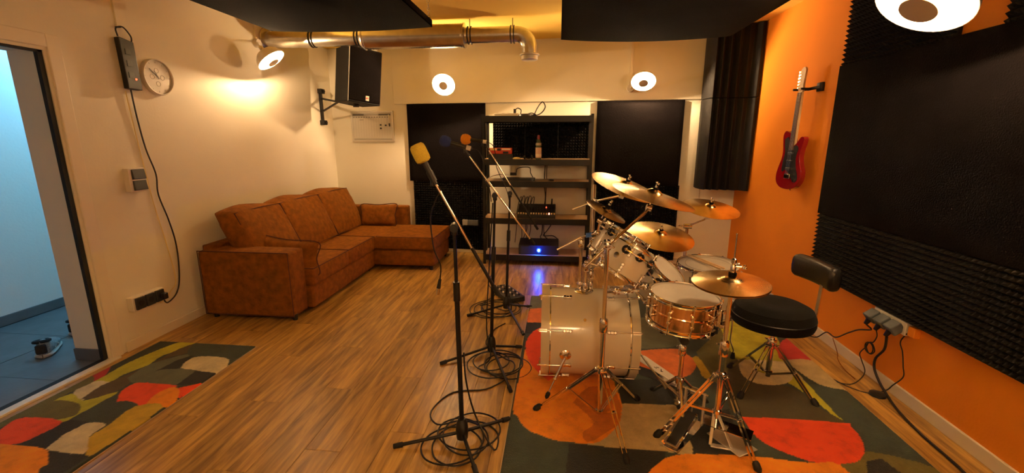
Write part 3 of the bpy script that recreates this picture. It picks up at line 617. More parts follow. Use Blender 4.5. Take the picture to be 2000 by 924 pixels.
# ---------------------------------------------------------------- drum kit
def cymbal(name, label, c, n, D, bell=.20, rise=.055, mat='cymbal'):
    R = D / 2; top = [(.006, rise * D + .03 * D)]
    for i in range(8):
        t = i / 7; r = .006 + (R * bell - .006) * t; top.append((max(r, .006), rise * D * (1 - (bell) ** 1.6) + .045 * D * math.cos(t * math.pi / 2) ** .8))
    for i in range(1, 10):
        t = i / 9; r = R * bell + (R - R * bell) * t; top.append((r, rise * D * (1 - (r / R) ** 1.6)))
    prof = top + [(r, h - .0014) for r, h in reversed(top)]
    o = V(c)
    return mm().lathe(o, n, prof, 72, False).build(name, mat, None, label, 'cymbal', origin=o)
def tilter(root, c, n, below, D=.4):
    """felt, sleeve and wing nut that hold a cymbal whose rim circle is centred at c"""
    c = V(c); n = V(n).normalized(); h = .055 * D
    mm().cyl(c + n * (h + .008), c + n * (h + .026), .017, .015).build('felt_washer', 'velour', root)
    mm().cyl(c - n * .015, c + n * (h - .010), .016, .014).build('felt_washer', 'velour', root)
    mm().cyl(c - n * .06, c + n * (h + .05), .004).build('threaded_rod', 'chrome', root)
    u, v, _ = frame(n); t = c + n * (h + .034)
    wn = mm().cyl(t - n * .008, t + n * .008, .008)
    for s in (1, -1): wn.bar(t, t + u * (s * .020) + n * .014, .004, .012, v).ball(t + u * (s * .021) + n * .016, .007, n, 1, 8, 5)
    wn.build('wing_nut', 'chrome', root)
    b = V(below); k = c - n * .065
    mm().cyl(k - v * .014, k + v * .014, .018, .018, 16).cyl(k, b, .007).build('tilter', 'chrome', root)
def wing(root, c, n, s=1., name='wing_nut'):
    c = V(c); u, v, n = frame(n); m = mm().cyl(c, c + n * .022 * s, .007 * s)
    for q in (1, -1): m.bar(c + n * .02 * s, c + n * .034 * s + u * (q * .018 * s), .005 * s, .011 * s, v).ball(c + n * .034 * s + u * (q * .019 * s), .006 * s, n, 1, 8, 5)
    return m.build(name, 'chrome', root)
def collar(root, p, q, r, mat='chrome'):
    p = V(p); q = V(q); d = (q - p).normalized(); L = (q - p).length
    o = mm().lathe(p, d, [(r, 0), (r * 1.15, L * .1), (r * 1.15, L * .9), (r, L)], 18).build('collar', mat, root)
    u, v, _ = frame(d); wing(root, (p + q) / 2 + u * r, u, .9); return o
def tripod(root, cx, cy, zh, feet, zl, r=.0125, double=True, foot='rubber_foot', gap=.012, footr=.017, splay=.03):
    hub = mm().lathe((cx, cy, zh - .022), (0, 0, 1), [(r + .002, 0), (r + .011, .006), (r + .011, .038), (r + .002, .044)], 20).build('leg_hub', 'chrome', root)
    mm().lathe((cx, cy, zl - .012), (0, 0, 1), [(r + .002, 0), (r + .009, .005), (r + .009, .022), (r + .002, .027)], 18).build('brace_hub', 'chrome', root)
    for fx, fy in feet:
        d = V((fx - cx, fy - cy, 0)).normalized(); s = V((-d.y, d.x, 0)); a = V((cx, cy, zh)) + d * (r + .016); b = V((fx, fy, .022)) - d * .01
        leg = mm()
        if double:
            for q in (1, -1): leg.bar(a + s * (q * gap), b + s * (q * gap * .9), .003, .013, s.cross(b - a)).cyl(a + s * (q * gap * 1.3), a + s * (q * gap * .7), .009)
            leg.cyl(a - s * gap * 1.4, a + s * gap * 1.4, .005).cyl((a + b) / 2 - s * gap * 1.3, (a + b) / 2 + s * gap * 1.3, .004)
        else: leg.cyl(a, b, .010)
        leg = leg.build('leg', 'chrome', root)
        f = V((fx, fy, 0)); dd = (b - a).normalized()
        p0 = f + V((0, 0, .024)) - dd * .03
        mm().lathe(p0, dd, [(footr * .7, 0), (footr, .01), (footr * 1.1, .035), (footr * .8, .05)], 14).build(foot, 'rubber', leg)
        m_ = a.lerp(b, .48)
        br = mm()
        for q in (1, -1): br.bar(m_ + s * (q * gap * .6), V((cx, cy, zl)) + d * (r + .008) + s * (q * gap * .5), .0025, .010, (0, 0, 1))
        br.build('brace', 'chrome', root)
    return hub
RUGZ = .013
# bass drum
bx0, bx1, by, bz, br_ = -.085, .510, 2.755, .307, .280
bd = thing('bass_drum', 'ivory lacquered bass drum lying on its side on the rug, with chrome claws', 'drum', ((bx0 + bx1) / 2, by, .013))
AX = V((1, .02, 0)).normalized(); bo = V((bx0, by, bz))
L_ = bx1 - bx0
def bp(s, a, r): return bo + AX * s + V((0, math.cos(a) * r, math.sin(a) * r))
mm().lathe(bo, AX, [(br_, .03), (br_, L_ - .03)], 72, False).build('shell', 'lacquer', bd)
for s0, nm in ((0, 'resonant_head'), (L_, 'batter_head')):
    q = 1 if s0 == 0 else -1
    mm().lathe(bo + AX * (s0 + q * .016), AX * -q, [(br_ - .002, 0), (br_ * .9, .002), (.001, .003)], 64, False).build(nm, 'head', bd)
    h = mm().lathe(bo + AX * (s0 if q > 0 else s0 - .05), AX, [(br_ + .002, 0), (br_ + .014, 0), (br_ + .014, .05), (br_ + .002, .05), (br_ + .002, 0)], 72, False).build('hoop', 'ivory', bd)
    mm().lathe(bo + AX * (s0 + q * .056), AX, [(br_ + .001, -.004), (br_ + .006, -.003), (br_ + .006, .003), (br_ + .001, .004)], 72, False).build('flesh_hoop', 'chrome', bd)
    for k in range(8):
        a = math.radians(22.5 + 45 * k); e = V((0, math.cos(a), math.sin(a))); t = V((0, -math.sin(a), math.cos(a)))
        pc = bo + AX * (s0 + q * .012) + e * (br_ + .016)
        mm().obox(pc + AX * (q * .008), AX, t, e, .045, .018, .006).obox(pc - AX * (q * .014) - e * .012, AX, t, e, .006, .018, .03).build('claw_hook', 'chrome', bd)
        lg = bo + AX * (s0 + q * .165) + e * br_
        mm().obox(lg + e * .010, AX, t, e, .044, .020, .018).cyl(lg + AX * .018, lg + AX * .018 + e * .022, .011).cyl(lg - AX * .018, lg - AX * .018 + e * .022, .011).build('lug', 'chrome', bd, bevel=.004)
        mm().cyl(pc + e * .004 + AX * (-q * .02), lg + e * .016, .0032).ball(pc + e * .004 - AX * (q * .022), .006, AX, 1, 8, 5).build('tension_rod', 'chrome', bd)
for sgn in (-1, 1):
    a = math.radians(180 + 10) if sgn < 0 else math.radians(-10)
    a = math.radians(188) if sgn < 0 else math.radians(-8); e = V((0, math.cos(a), math.sin(a)))
    p0 = bo + AX * .155 + e * (br_ + .001)
    sp = mm().lathe(p0, e, [(.036, 0), (.036, .004), (.030, .009), (.014, .014), (.012, .035)], 24).build('spur_bracket', 'chrome', bd)
    ft = V((bo.x - .0 if sgn < 0 else bo.x, 2.40 if sgn < 0 else 3.11, RUGZ + .016)); ft.x = -.035
    st = p0 + e * .03
    mm().cyl(st, st.lerp(ft, .55), .009).cyl(st.lerp(ft, .5), ft, .0055).ball(st.lerp(ft, .55), .012).build('spur', 'chrome', bd)
    mm().lathe(st.lerp(ft, .88), ft - st, [(.008, 0), (.014, .012), (.012, .036), (.004, .045)], 12).build('rubber_foot', 'rubber', bd)
    wing(bd, p0 + e * .03, V((-.6, 0, .8)))
mm().lathe(bo + AX * .27 + V((0, -br_ * .80, br_ * .60)), (0, -.8, .6), [(.010, 0), (.008, .003), (.003, .003)], 14).build('vent', 'chrome', bd)
# tube block on top of the bass drum
tx, ty, tz = .195, 2.75, bz + br_
mm().lathe((tx - .01, ty, tz - .004), (0, 0, 1), [(.060, 0), (.060, .006), (.050, .012), (.020, .016)], 30).build('mount_plate', 'chrome', bd)
tub = thing('tom_holder', 'chrome tube tom holder with three posts rising from the bass drum', 'drum hardware', (tx, ty, tz + .01))
for (x, y, z1) in ((tx - .037, ty + .01, .925), (tx - .002, ty - .012, .775), (tx + .032, ty + .012, .72)):
    m = mm().cyl((x, y, tz + .004), (x, y, z1), .0115, seg=18).build('post', 'chrome', tub)
    collar(tub, (x, y, tz + .012), (x, y, tz + .06), .016); collar(tub, (x, y, z1 - .05), (x, y, z1), .017)
    mm().ball((x, y, z1 + .008), .014).build('ball_joint', 'chrome', tub)
def rod(root, p, q, r=.0065, name='rod', mat='chrome'): return mm().cyl(p, q, r).build(name, mat, root)
def drum(name, label, c, n, R, depth, nl, mat='lacquer', hoopmat='chrome', mid=False, hoop=.011, cat='drum', headmat='head', spin=0.):
    n = V(n).normalized(); c = V(c); u, v, _ = frame(n)
    root = thing(name, label, cat, c - n * depth if n.z > .9 else V((c.x, c.y, (c - n * depth).z)))
    mm().lathe(c, n, [(R, -.012), (R, -depth + .012)], 64, False).build('shell', mat, root)
    mm().lathe(c, n, [(R + .003, -.014), (R + .003, -.004), (R * .985, -.003), (R * .97, -.0025), (.001, -.002)], 56, False).build('batter_head', headmat, root)
    mm().lathe(c - n * depth, n, [(R + .003, .014), (R + .003, .004), (R * .97, .002), (.001, .002)], 56, False).build('resonant_head', headmat, root)
    for h0 in (0, -depth):
        o = c + n * (h0 + (-.014 if h0 == 0 else -.009))
        mm().lathe(o, n, [(R + .004, 0), (R + hoop + .004, 0), (R + hoop + .004, .003), (R + .008, .004), (R + .0075, .018), (R + .011, .023), (R + .006, .024), (R + .004, .018), (R + .004, 0)], 60, False).build('hoop', hoopmat, root)
    for k in range(nl):
        a = 2 * math.pi * (k + spin) / nl; e = u * math.cos(a) + v * math.sin(a); t = n.cross(e)
        lz = [-depth * .5] if depth < .18 else [-depth * .25, -depth * .75]
        for z in lz:
            p = c + n * z + e * R; hl = .030 if depth >= .18 else .045
            mm().obox(p + e * .009, t, n, e, .015, hl * 1.3, .016).cyl(p + n * (hl * .6) + e * .0, p + n * (hl * .6) + e * .02, .010).cyl(p - n * (hl * .6), p - n * (hl * .6) + e * .02, .010).build('lug', 'chrome', root, bevel=.003)
        for (z0, z1) in ((.004, lz[0]), (-depth - .006, lz[-1])):
            p = c + e * (R + .013)
            mm().cyl(p + n * z0, p + n * z1, .003, seg=8).cyl(p + n * z0, p + n * (z0 + (.008 if z0 > 0 else -.008)), .006, seg=8).obox(p + n * (z0 - (.004 if z0 > 0 else -.004)), t, n, e, .016, .004, .014).build('tension_rod', 'chrome', root)
    if mid: mm().lathe(c - n * (depth * .5), n, [(R, -.006), (R + .003, 0), (R, .006)], 60, False).build('bead', mat, root)
    return root, u, v
def tom_extras(root, c, n, R, depth, a_vent, a_mount):
    """vent badge, suspension band with rubber grommets"""
    c = V(c); n = V(n).normalized(); u, v, _ = frame(n)
    def at(a, z, r=0): return c + n * z + (u * math.cos(a) + v * math.sin(a)) * (R + r), (u * math.cos(a) + v * math.sin(a))
    p, e = at(a_vent, -depth * .52); mm().lathe(p - e * .003, e, [(.017, 0), (.017, .005), (.012, .006), (.003, .006)], 20).build('vent_badge', 'steel', root)
    for da in (-.62, 0, .62):
        p, e = at(a_mount + da, -.045, .014); t = n.cross(e)
        gr = mm().ring(p, e, .017, .0085, 20, 8).add([], []); gr.build('rubber_grommet', 'rubber', root)
        mm().cyl(p - e * .012, p + e * .014, .007).cyl(p - n * .03, p + n * .03, .0045).build('mount_bolt', 'chrome', root)
    pts = [at(a_mount + .62 * i / 6, -.045 - .0, .026)[0] for i in range(-6, 7)]
    mm().tube(pts, .006, 6).build('suspension_bar', 'chrome', root)
    return at
nA = V((.43, -.06, .90)).normalized()
# 12", 10" and 8" rack toms
tomA = ((.452, 2.86, .955), V((.50, .10, .86))); tomB = ((.462, 2.53, .945), V((.51, .12, .85))); tomC = ((.688, 2.69, .757), V((.55, -.30, .78)))
rA, uA, vA = drum('rack_tom', 'ivory rack tom, farthest and highest of the three, below the crash cymbals', tomA[0], tomA[1], .152, .20, 6)
rB, uB, vB = drum('rack_tom', 'ivory rack tom in the middle of the three, beside the front boom stand', tomB[0], tomB[1], .127, .19, 6, spin=.5)
rC, uC, vC = drum('rack_tom', 'small ivory rack tom with round vent badge, nearest the snare drum', tomC[0], tomC[1], .113, .20, 5, spin=.3)
def ang(c, n, R, target):
    c = V(c); n = V(n).normalized(); u, v, _ = frame(n); d = V(target) - c; return math.atan2(d.dot(v), d.dot(u))
CAMP = V((0, 0, 1.55))
for r_, (c, n), R, dp, dv, dm in ((rA, tomA, .152, .20, .5, -.5), (rB, tomB, .127, .19, -.55, .35), (rC, tomC, .113, .20, .35, -.55)):
    a = ang(c, n, R, CAMP); tom_extras(r_, c, n, R, dp, a + dv, a + dm)
# arms from the posts to the toms
for (p, q, e) in (((tx + .032, ty + .012, .728), (.30, 2.84, .80), (.345, 2.86, .86)), ((tx - .002, ty - .012, .783), (.27, 2.60, .80), (.335, 2.56, .86))):
    m = mm().tube(catmull([p, q, e], 6), .0095, 12).build('tom_arm', 'chrome', tub)
    mm().ball(q, .02).cyl(V(q) - V((0, .025, 0)), V(q) + V((0, .025, 0)), .014).build('arm_clamp', 'chrome', tub); wing(tub, V(q) + V((0, -.02, .01)), (0, -1, .3))
mm().tube(catmull([(.275, 2.30, .74), (.40, 2.42, .715), (.52, 2.56, .70), (.585, 2.63, .70)], 6), .0085, 10).build('tom_arm', 'chrome', tub)
for q in ((.33, 2.36, .732), (.42, 2.45, .712), (.52, 2.555, .70)):
    mm().obox(q, (1, 1, 0), (-1, 1, 0), (0, 0, 1), .045, .03, .036).cyl(V(q) - V((.02, -.02, 0)), V(q) + V((.02, -.02, 0)), .019).build('arm_clamp', 'chrome', tub, bevel=.003); wing(tub, V(q) + V((.01, -.02, .0)), (.4, -1, .2), 1.1)
# snare drum: hammered bronze shell, 14 inch
sc, sn = (.709, 2.375, .715), V((.05, -.045, 1))
sr, su, sv = drum('snare_drum', 'shiny bronze snare drum with chrome hoops between hi-hat and toms', sc, sn, .174, .160, 10, 'bronze_shell', mid=True)
q = V(sc) + V((.15, -.12, -.08)); mm().obox(q, (.15, -.12, 0), (.12, .15, 0), (0, 0, 1), .022, .03, .09).cyl(q + V((.012, -.01, .03)), q + V((.02, -.016, .05)), .007).obox(q + V((.012, -.012, -.035)), (.15, -.12, 0), (.12, .15, 0), (0, 0, 1), .02, .045, .02).build('strainer', 'chrome', sr, bevel=.003)
ss = thing('snare_stand', 'chrome snare basket stand under the bronze drum', 'drum hardware', (.722, 2.372, RUGZ))
mm().cyl((.722, 2.372, .05), (.722, 2.372, .40), .0125).build('base_tube', 'chrome', ss); mm().cyl((.722, 2.372, .36), (.722, 2.372, .50), .009).build('upper_tube', 'chrome', ss)
collar(ss, (.722, 2.372, .36), (.722, 2.372, .415), .018); mm().cyl((.722, 2.345, .455), (.722, 2.400, .455), .026).build('basket_tilter', 'black', ss)
mm().lathe((.722, 2.372, .485), (0, 0, 1), [(.012, 0), (.028, .01), (.028, .03), (.012, .04)], 18).build('basket_hub', 'black', ss)
for k in range(3):
    a = math.radians(95 + 120 * k); e = V((math.cos(a), math.sin(a), 0)); b = V((.715, 2.374, .508)); t = b + e * .165 + V((0, 0, .028))
    mm().tube([b + e * .02, b + e * .10 + V((0, 0, .006)), t], .006, 8).build('basket_arm', 'chrome', ss)
    mm().obox(t + V((0, 0, .010)), e, (-e.y, e.x, 0), (0, 0, 1), .022, .02, .04).build('rubber_grip', 'rubber', ss, bevel=.004)
tripod(ss, .722, 2.372, .20, [(.62, 2.56), (.91, 2.46), (.70, 2.15)], .06, .0125, False, footr=.012)
# floor tom 16 inch with three bent legs
fc = (1.11, 3.235, .655); fr_, fu, fv = drum('floor_tom', 'ivory floor tom with a pair of drumsticks on its head, behind the hi-hat', fc, (-.02, -.06, 1), .203, .36, 8)
mm().lathe(V(fc) + V((0, 0, .0)), (-.02, -.06, 1), [(.160, 0), (.160, .0012), (.156, .0012), (.156, 0)], 48, False).build('damper_ring', 'headring', fr_)
for a in (math.radians(222), math.radians(-48), math.radians(88)):
    e = V((math.cos(a), math.sin(a), 0)); b = V((fc[0], fc[1], 0)) + e * .222
    ft = {0: None}
    mm().tube([b + V((0, 0, .60)), b + V((0, 0, .14)), b + e * .03 + V((0, 0, .075)), b + e * .03 + V((0, 0, .03))], .0055, 8).build('leg', 'chrome', fr_)
    mm().lathe(b + e * .03 + V((0, 0, RUGZ)), (0, 0, 1), [(.017, 0), (.015, .02), (.009, .045)], 14).build('rubber_foot', 'rubber', fr_)
    mm().obox(b - e * .008 + V((0, 0, .42)), e, (-e.y, e.x, 0), (0, 0, 1), .03, .035, .06).build('leg_bracket', 'chrome', fr_, bevel=.004); wing(fr_, b + V((0, 0, .42)), e)
st1, st2 = V((1.04, 3.34, .668)), V((1.125, 3.10, .673))
def stick(a, b, label):
    a = V(a); b = V(b); L = (b - a).length
    mm().lathe(a, b - a, [(.003, 0), (.0065, .006), (.0072, .02), (.0072, L * .75), (.0035, L * .95), (.0045, L * .97), (.0045, L * .985), (.002, L)], 12).build('drumstick', 'wood_light', None, label, 'drumstick', 'drumsticks')
stick((1.145, 3.08, .668), (1.005, 3.42, .672), 'pale wooden drumstick lying on the floor tom head, left one of the pair')
stick((1.175, 3.09, .667), (1.035, 3.43, .672), 'pale wooden drumstick lying on the floor tom head, right one of the pair')
# crash stand in front (A)
bA = thing('boom_cymbal_stand', 'chrome double-braced boom stand standing in front of the bass drum', 'cymbal stand', (.266, 2.275, RUGZ))
ca = (.266, 2.275)
mm().cyl((*ca, .03), (*ca, .58), .0145, seg=20).build('base_tube', 'chrome', bA); mm().cyl((*ca, .55), (*ca, 1.0), .0115, seg=18).build('upper_tube', 'chrome', bA)
collar(bA, (*ca, .52), (*ca, .595), .021); mm().cyl((*ca, .985), (*ca, 1.02), .019).cyl((ca[0], ca[1] - .03, 1.015), (ca[0], ca[1] + .03, 1.015), .022).build('boom_clamp', 'chrome', bA); wing(bA, (ca[0], ca[1] - .03, 1.015), (0, -1, 0), 1.2)
tripod(bA, *ca, .295, [(-.09, 2.285), (.365, 1.905), (.505, 2.445)], .035, .0145)
C2c, C2n = V((.52, 2.464, 1.243)), V((.262, -.088, .961)).normalized()
mm().cyl((.157, 2.28, .884), (.30, 2.30, 1.035), .0065).cyl((.157, 2.28, .884), (.27, 2.285, 1.003), .0065).cyl((.27, 2.285, 1.003), (.475, 2.42, 1.160), .0075).build('boom_arm', 'chrome', bA)
mm().cyl((.21, 2.28, .94), (.225, 2.282, .957), .010).build('boom_collar', 'chrome', bA)
tilter(bA, C2c, C2n, (.475, 2.42, 1.160), .457)
cymbal('crash_cymbal', 'dark crash cymbal in the middle of the top row, held by the front boom stand', C2c, C2n, .457)
# crash stand behind the bass drum (B)
cb = (.252, 3.13); bB = thing('straight_cymbal_stand', 'chrome cymbal stand behind the bass drum holding the leftmost crash', 'cymbal stand', (*cb, 0))
mm().cyl((*cb, .03), (*cb, .70), .0145).build('base_tube', 'chrome', bB); mm().cyl((*cb, .68), (*cb, 1.24), .0105).build('upper_tube', 'chrome', bB); collar(bB, (*cb, .66), (*cb, .73), .020)
tripod(bB, *cb, .30, [(-.03, 3.30), (.50, 3.34), (.27, 3.46)], .04, .0145)
C1c, C1n = V((.435, 2.90, 1.248)), V((.316, -.192, .929)).normalized()
mm().cyl((.108, 3.10, 1.065), (.262, 3.10, 1.126), .006).cyl((.262, 3.10, 1.126), (.405, 2.93, 1.185), .0075).build('boom_arm', 'chrome', bB)
mm().cyl((.26, 3.08, 1.126), (.26, 3.13, 1.126), .02).build('boom_clamp', 'chrome', bB); wing(bB, (.26, 3.08, 1.126), (0, -1, 0))
tilter(bB, C1c, C1n, (.405, 2.93, 1.185), .457)
cymbal('crash_cymbal', 'bright gold crash cymbal, leftmost and highest of the kit', C1c, C1n, .457)
# splash on a short arm from the tom holder
Sc, Sn = V((.28, 2.56, 1.142)), V((.45, -.126, .884)).normalized()
mm().cyl((.006, 2.73, .862), (.158, 2.745, .945), .0065).cyl((.158, 2.745, .945), (.245, 2.62, 1.0), .0065).build('splash_arm', 'chrome', tub); mm().ball((.245, 2.62, 1.0), .018).obox((.205, 2.68, .975), (1, -1, .4), (1, 1, 0), (0, 0, 1), .05, .022, .03).build('arm_clamp', 'chrome', tub)
tilter(tub, Sc, Sn, (.245, 2.62, 1.0), .254)
cymbal('splash_cymbal', 'small dark splash cymbal below the leftmost crash', Sc, Sn, .254, .26, mat='dark_cymbal')
# stand behind the floor tom (C) with ride and crash
cc = (1.05, 3.62); bC = thing('boom_cymbal_stand', 'chrome stand behind the floor tom holding the ride and the right crash', 'cymbal stand', (*cc, 0))
mm().cyl((*cc, .03), (*cc, .55), .0145).build('base_tube', 'chrome', bC); mm().cyl((*cc, .52), (*cc, .87), .0115).build('upper_tube', 'chrome', bC); collar(bC, (*cc, .50), (*cc, .57), .020)
tripod(bC, *cc, .30, [(.82, 3.75), (1.28, 3.74), (1.06, 3.40)], .04, .0145)
C3c, C3n = V((1.113, 3.322, 1.054)), V((.075, -.219, .973)).normalized()
mm().cyl((*cc, .86), (1.095, 3.36, .965), .0065).build('boom_arm', 'chrome', bC); mm().cyl((1.02, 3.61, .865), (1.08, 3.61, .865), .021).build('boom_clamp', 'chrome', bC); wing(bC, (1.02, 3.61, .865), (-1, 0, 0))
tilter(bC, C3c, C3n, (1.095, 3.36, .965), .406)
cymbal('crash_cymbal', 'thin crash cymbal on the right of the kit, nearly level, before the orange wall', C3c, C3n, .406)
Rc, Rn = V((.79, 3.40, .825)), V((.10, -.247, .96)).normalized()
mm().cyl((*cc, .70), (.80, 3.44, .74), .0075).build('boom_arm', 'chrome', bC); tilter(bC, Rc, Rn, (.80, 3.44, .74), .508)
cymbal('ride_cymbal', 'wide lathed ride cymbal tilted forward above the rack toms', Rc, Rn, .508)
# hi-hat
hx_, hy = .862, 2.165
hh = thing('hi_hat_stand', 'chrome hi-hat stand with long pull rod and foot pedal', 'cymbal stand', (hx_, hy, RUGZ))
mm().cyl((hx_, hy, .05), (hx_, hy, .52), .0145, seg=20).build('base_tube', 'chrome', hh); mm().cyl((hx_, hy, .5), (hx_, hy, .82), .0115, seg=18).build('upper_tube', 'chrome', hh)
collar(hh, (hx_, hy, .47), (hx_, hy, .55), .021); mm().cyl((hx_, hy, .8), (hx_, hy, 1.105), .0035, seg=8).ball((hx_, hy, 1.105), .005).build('pull_rod', 'chrome', hh)
mm().cyl((hx_, hy, .81), (hx_, hy, .832), .022).build('seat_cup', 'black', hh); mm().cyl((hx_, hy, .895), (hx_, hy, .912), .019).build('felt_washer', 'velour', hh)
mm().lathe((hx_, hy, .905), (0, 0, 1), [(.010, 0), (.013, .01), (.013, .04), (.008, .05), (.012, .055), (.012, .075), (.006, .08)], 16).build('clutch', 'chrome', hh); wing(hh, (hx_ + .01, hy, .945), (1, -.3, 0), 1.2)
tripod(hh, hx_, hy, .36, [(.555, 2.115), (.975, 1.915), (1.06, 2.40)], .15, .0145)
# hi-hat pedal: frame and footboard
mm().bar((hx_, hy + .03, .15), (hx_ - .055, hy - .10, .02), .016, .008).bar((hx_, hy - .0, .15), (hx_ + .045, hy - .12, .02), .016, .008).bar((hx_ - .055, hy - .10, .02), (hx_ + .045, hy - .12, .02), .03, .008).build('pedal_frame', 'aluminium', hh, bevel=.003)
mm().obox((.905, 2.13, .085), (.5, .85, 0), (-.85, .5, 0), (.0, 0, 1), .09, .24, .004).build('footboard', 'chrome', hh); mm().obox((.925, 2.10, .024), (.8, .45, 0), (-.5, .85, 0), (0, 0, 1), .13, .20, .005).build('base_plate', 'aluminium', hh, bevel=.002)
cymbal('hi_hat_cymbal', 'upper hi-hat cymbal, bright and golden, at the front right of the kit', (hx_ - .005, hy, .862), (-.037, -.053, .998), .356, .30, .05)
cymbal('hi_hat_cymbal', 'lower hi-hat cymbal showing as a dark edge beneath the bright one', (hx_ - .005, hy, .853), (.037, .053, -.998), .356, .30, .05)
# double bass drum pedal
def pedal(name, label, a, b, zt, lettering):
    """a toe end, b heel end"""
    a = V((*a, zt)); b = V((*b, .022)); d = (a - b); s = V((-d.y, d.x, 0)).normalized(); n = s.cross(d).normalized(); n = n if n.z > 0 else -n
    root = thing(name, label, 'pedal', V((b.x, b.y, RUGZ)))
    P = [(-.036, 0), (.036, 0), (.045, d.length * .9), (.03, d.length), (-.03, d.length), (-.045, d.length * .9)]
    mm().prism(P, b + V((0, 0, .004)), s, d.normalized(), n, .006).build('footboard', 'pvc' if lettering else 'chrome', root, bevel=.002)
    mm().prism([(x * .7, y * .96 + .01) for x, y in P], b + V((0, 0, .004)) + n * .006, s, d.normalized(), n, .0012).build('footboard_grip', 'pvc' if lettering else 'black', root)
    g = V((b.x, b.y, RUGZ + .002)); f = V((a.x, a.y, RUGZ + .002)) + V((d.x, d.y, 0)).normalized() * .05
    mm().prism([(-.05, -.02), (.05, -.02), (.055, (f - g).length), (-.055, (f - g).length)], g, s, (f - g).normalized(), (0, 0, 1), .004).build('base_plate', 'chrome', root)
    t = f - (f - g).normalized() * .02
    for q in (1, -1): mm().bar(t + s * (q * .05), t + s * (q * .05) + V((0, 0, .19)), .012, .022, d).build('upright', 'aluminium', root, bevel=.003)
    mm().cyl(t + s * .07 + V((0, 0, .185)), t - s * .07 + V((0, 0, .185)), .007).cyl(t + s * .02 + V((0, 0, .185)), t - s * .02 + V((0, 0, .185)), .022).build('axle', 'chrome', root)
    mm().tube([t + V((0, 0, .19)) - d.normalized() * .02, a + n * .01], .004, 6).build('chain', 'steel', root)
    return root, t, s, d.normalized(), n, b
dp, t1, s1, dd1, n1, b1_ = pedal('bass_drum_pedal', 'bass drum pedal with white footboard between bass drum and snare stand', (.575, 2.80), (.79, 2.655), .11, True)
for k, (q0, q1) in enumerate((((.0, .10), (.012, .115)), ((-.012, .12), (.012, .105)), ((.01, .14), (.012, .16)), ((-.012, .135), (.0, .15)))):
    A_ = b1_ + V((0, 0, .004)) + n1 * .0075 + s1 * q0[0] + dd1 * q0[1]; B_ = b1_ + V((0, 0, .004)) + n1 * .0075 + s1 * q1[0] + dd1 * q1[1]
    mm().bar(A_, B_, .006, .001, n1).build('printed_mark', 'black', dp)
mm().cyl(t1 + V((0, 0, .185)), t1 + V((-.03, .02, .30)), .003).ball(t1 + V((-.03, .02, .31)), .024, (1, 0, 0), 1.2).build('beater', 'beater', dp)
sp_, t2, s2, dd2, n2, b2_ = pedal('bass_drum_slave_pedal', 'second bass drum pedal with dark footboard beside the hi-hat stand', (.76, 2.24), (.60, 2.03), .08, False)
mm().cyl((.555, 2.80, .17), (.655, 2.40, .13), .007).cyl((.63, 2.50, .14), (.72, 2.30, .13), .010).ball((.555, 2.80, .17), .016).ball((.72, 2.30, .13), .018).build('drive_shaft', 'steel', dp)
mm().cyl((.505, 2.76, .05), (.53, 2.74, .10), .006).obox((.50, 2.755, .045), (1, 0, 0), (0, 1, 0), (0, 0, 1), .05, .05, .05).build('hoop_clamp', 'chrome', dp, bevel=.004)
# drum throne
tc = (1.375, 2.735)
th = thing('drum_throne', 'black drum throne with round velour seat and padded backrest, beside the orange wall', 'stool', (*tc, RUGZ))
m = M(); prof = [(.001, .425), (.20, .425), (.226, .435), (.234, .46), (.230, .505), (.214, .540), (.17, .562), (.10, .560), (.001, .552)]
m.lathe((tc[0] - .03, tc[1] - .02, 0), (0, 0, 1), prof, 48, False).build('seat', 'velour', th)
mm().lathe((tc[0] - .03, tc[1] - .02, .488), (0, 0, 1), [(.231, 0), (.2345, .003), (.231, .006)], 48, False).build('piping', 'leather', th)
mm().cyl((*tc, .06), (*tc, .30), .0165, seg=20).build('base_tube', 'chrome', th); mm().cyl((*tc, .28), (*tc, .44), .0125, seg=18).build('post', 'chrome', th); collar(th, (*tc, .27), (*tc, .32), .024)
mm().box(tc[0] - .05, tc[1] - .05, .405, tc[0] + .05, tc[1] + .05, .427).build('seat_bracket', 'blackmetal', th)
tripod(th, *tc, .275, [(1.205, 2.90), (1.54, 2.505), (1.12, 2.54)] and [(1.21, 2.905), (1.545, 2.50), (1.135, 2.535)], .085, .0165)
mm().box(1.40, 2.72, .425, 1.62, 2.755, .433).bar((1.61, 2.74, .425), (1.622, 2.745, .70), .032, .007, (1, 0, 0)).build('back_bar', 'chrome', th)
RB = [(-.0, 0)]
A0, A1 = V((1.60, 3.03, .735)), V((1.64, 2.645, .735)); d = (A1 - A0).normalized(); nrm = d.cross(V((0, 0, 1))).normalized()
m = M(); vs = []; fs = []; K = 26; n_ = 16
for i in range(K + 1):
    t = i / K; e = min(t, 1 - t); k = min(1, (e / .06)) ** .5 if e < .06 else 1; c = A0.lerp(A1, t) + nrm * (-.03 * math.sin(math.pi * t) + .0)
    for j in range(n_):
        a = 2 * math.pi * j / n_; x = math.cos(a); z = math.sin(a); x = math.copysign(abs(x) ** .7, x) * .042 * (.55 + .45 * k); z = math.copysign(abs(z) ** .7, z) * .075 * (.6 + .4 * k); vs.append(c + nrm * x + V((0, 0, z)))
for i in range(K):
    for j in range(n_): fs.append((i * n_ + j, i * n_ + (j + 1) % n_, (i + 1) * n_ + (j + 1) % n_, (i + 1) * n_ + j))
fs += [tuple(range(n_ - 1, -1, -1)), tuple(K * n_ + j for j in range(n_))]
m.add(vs, fs).build('backrest', 'leather', th)

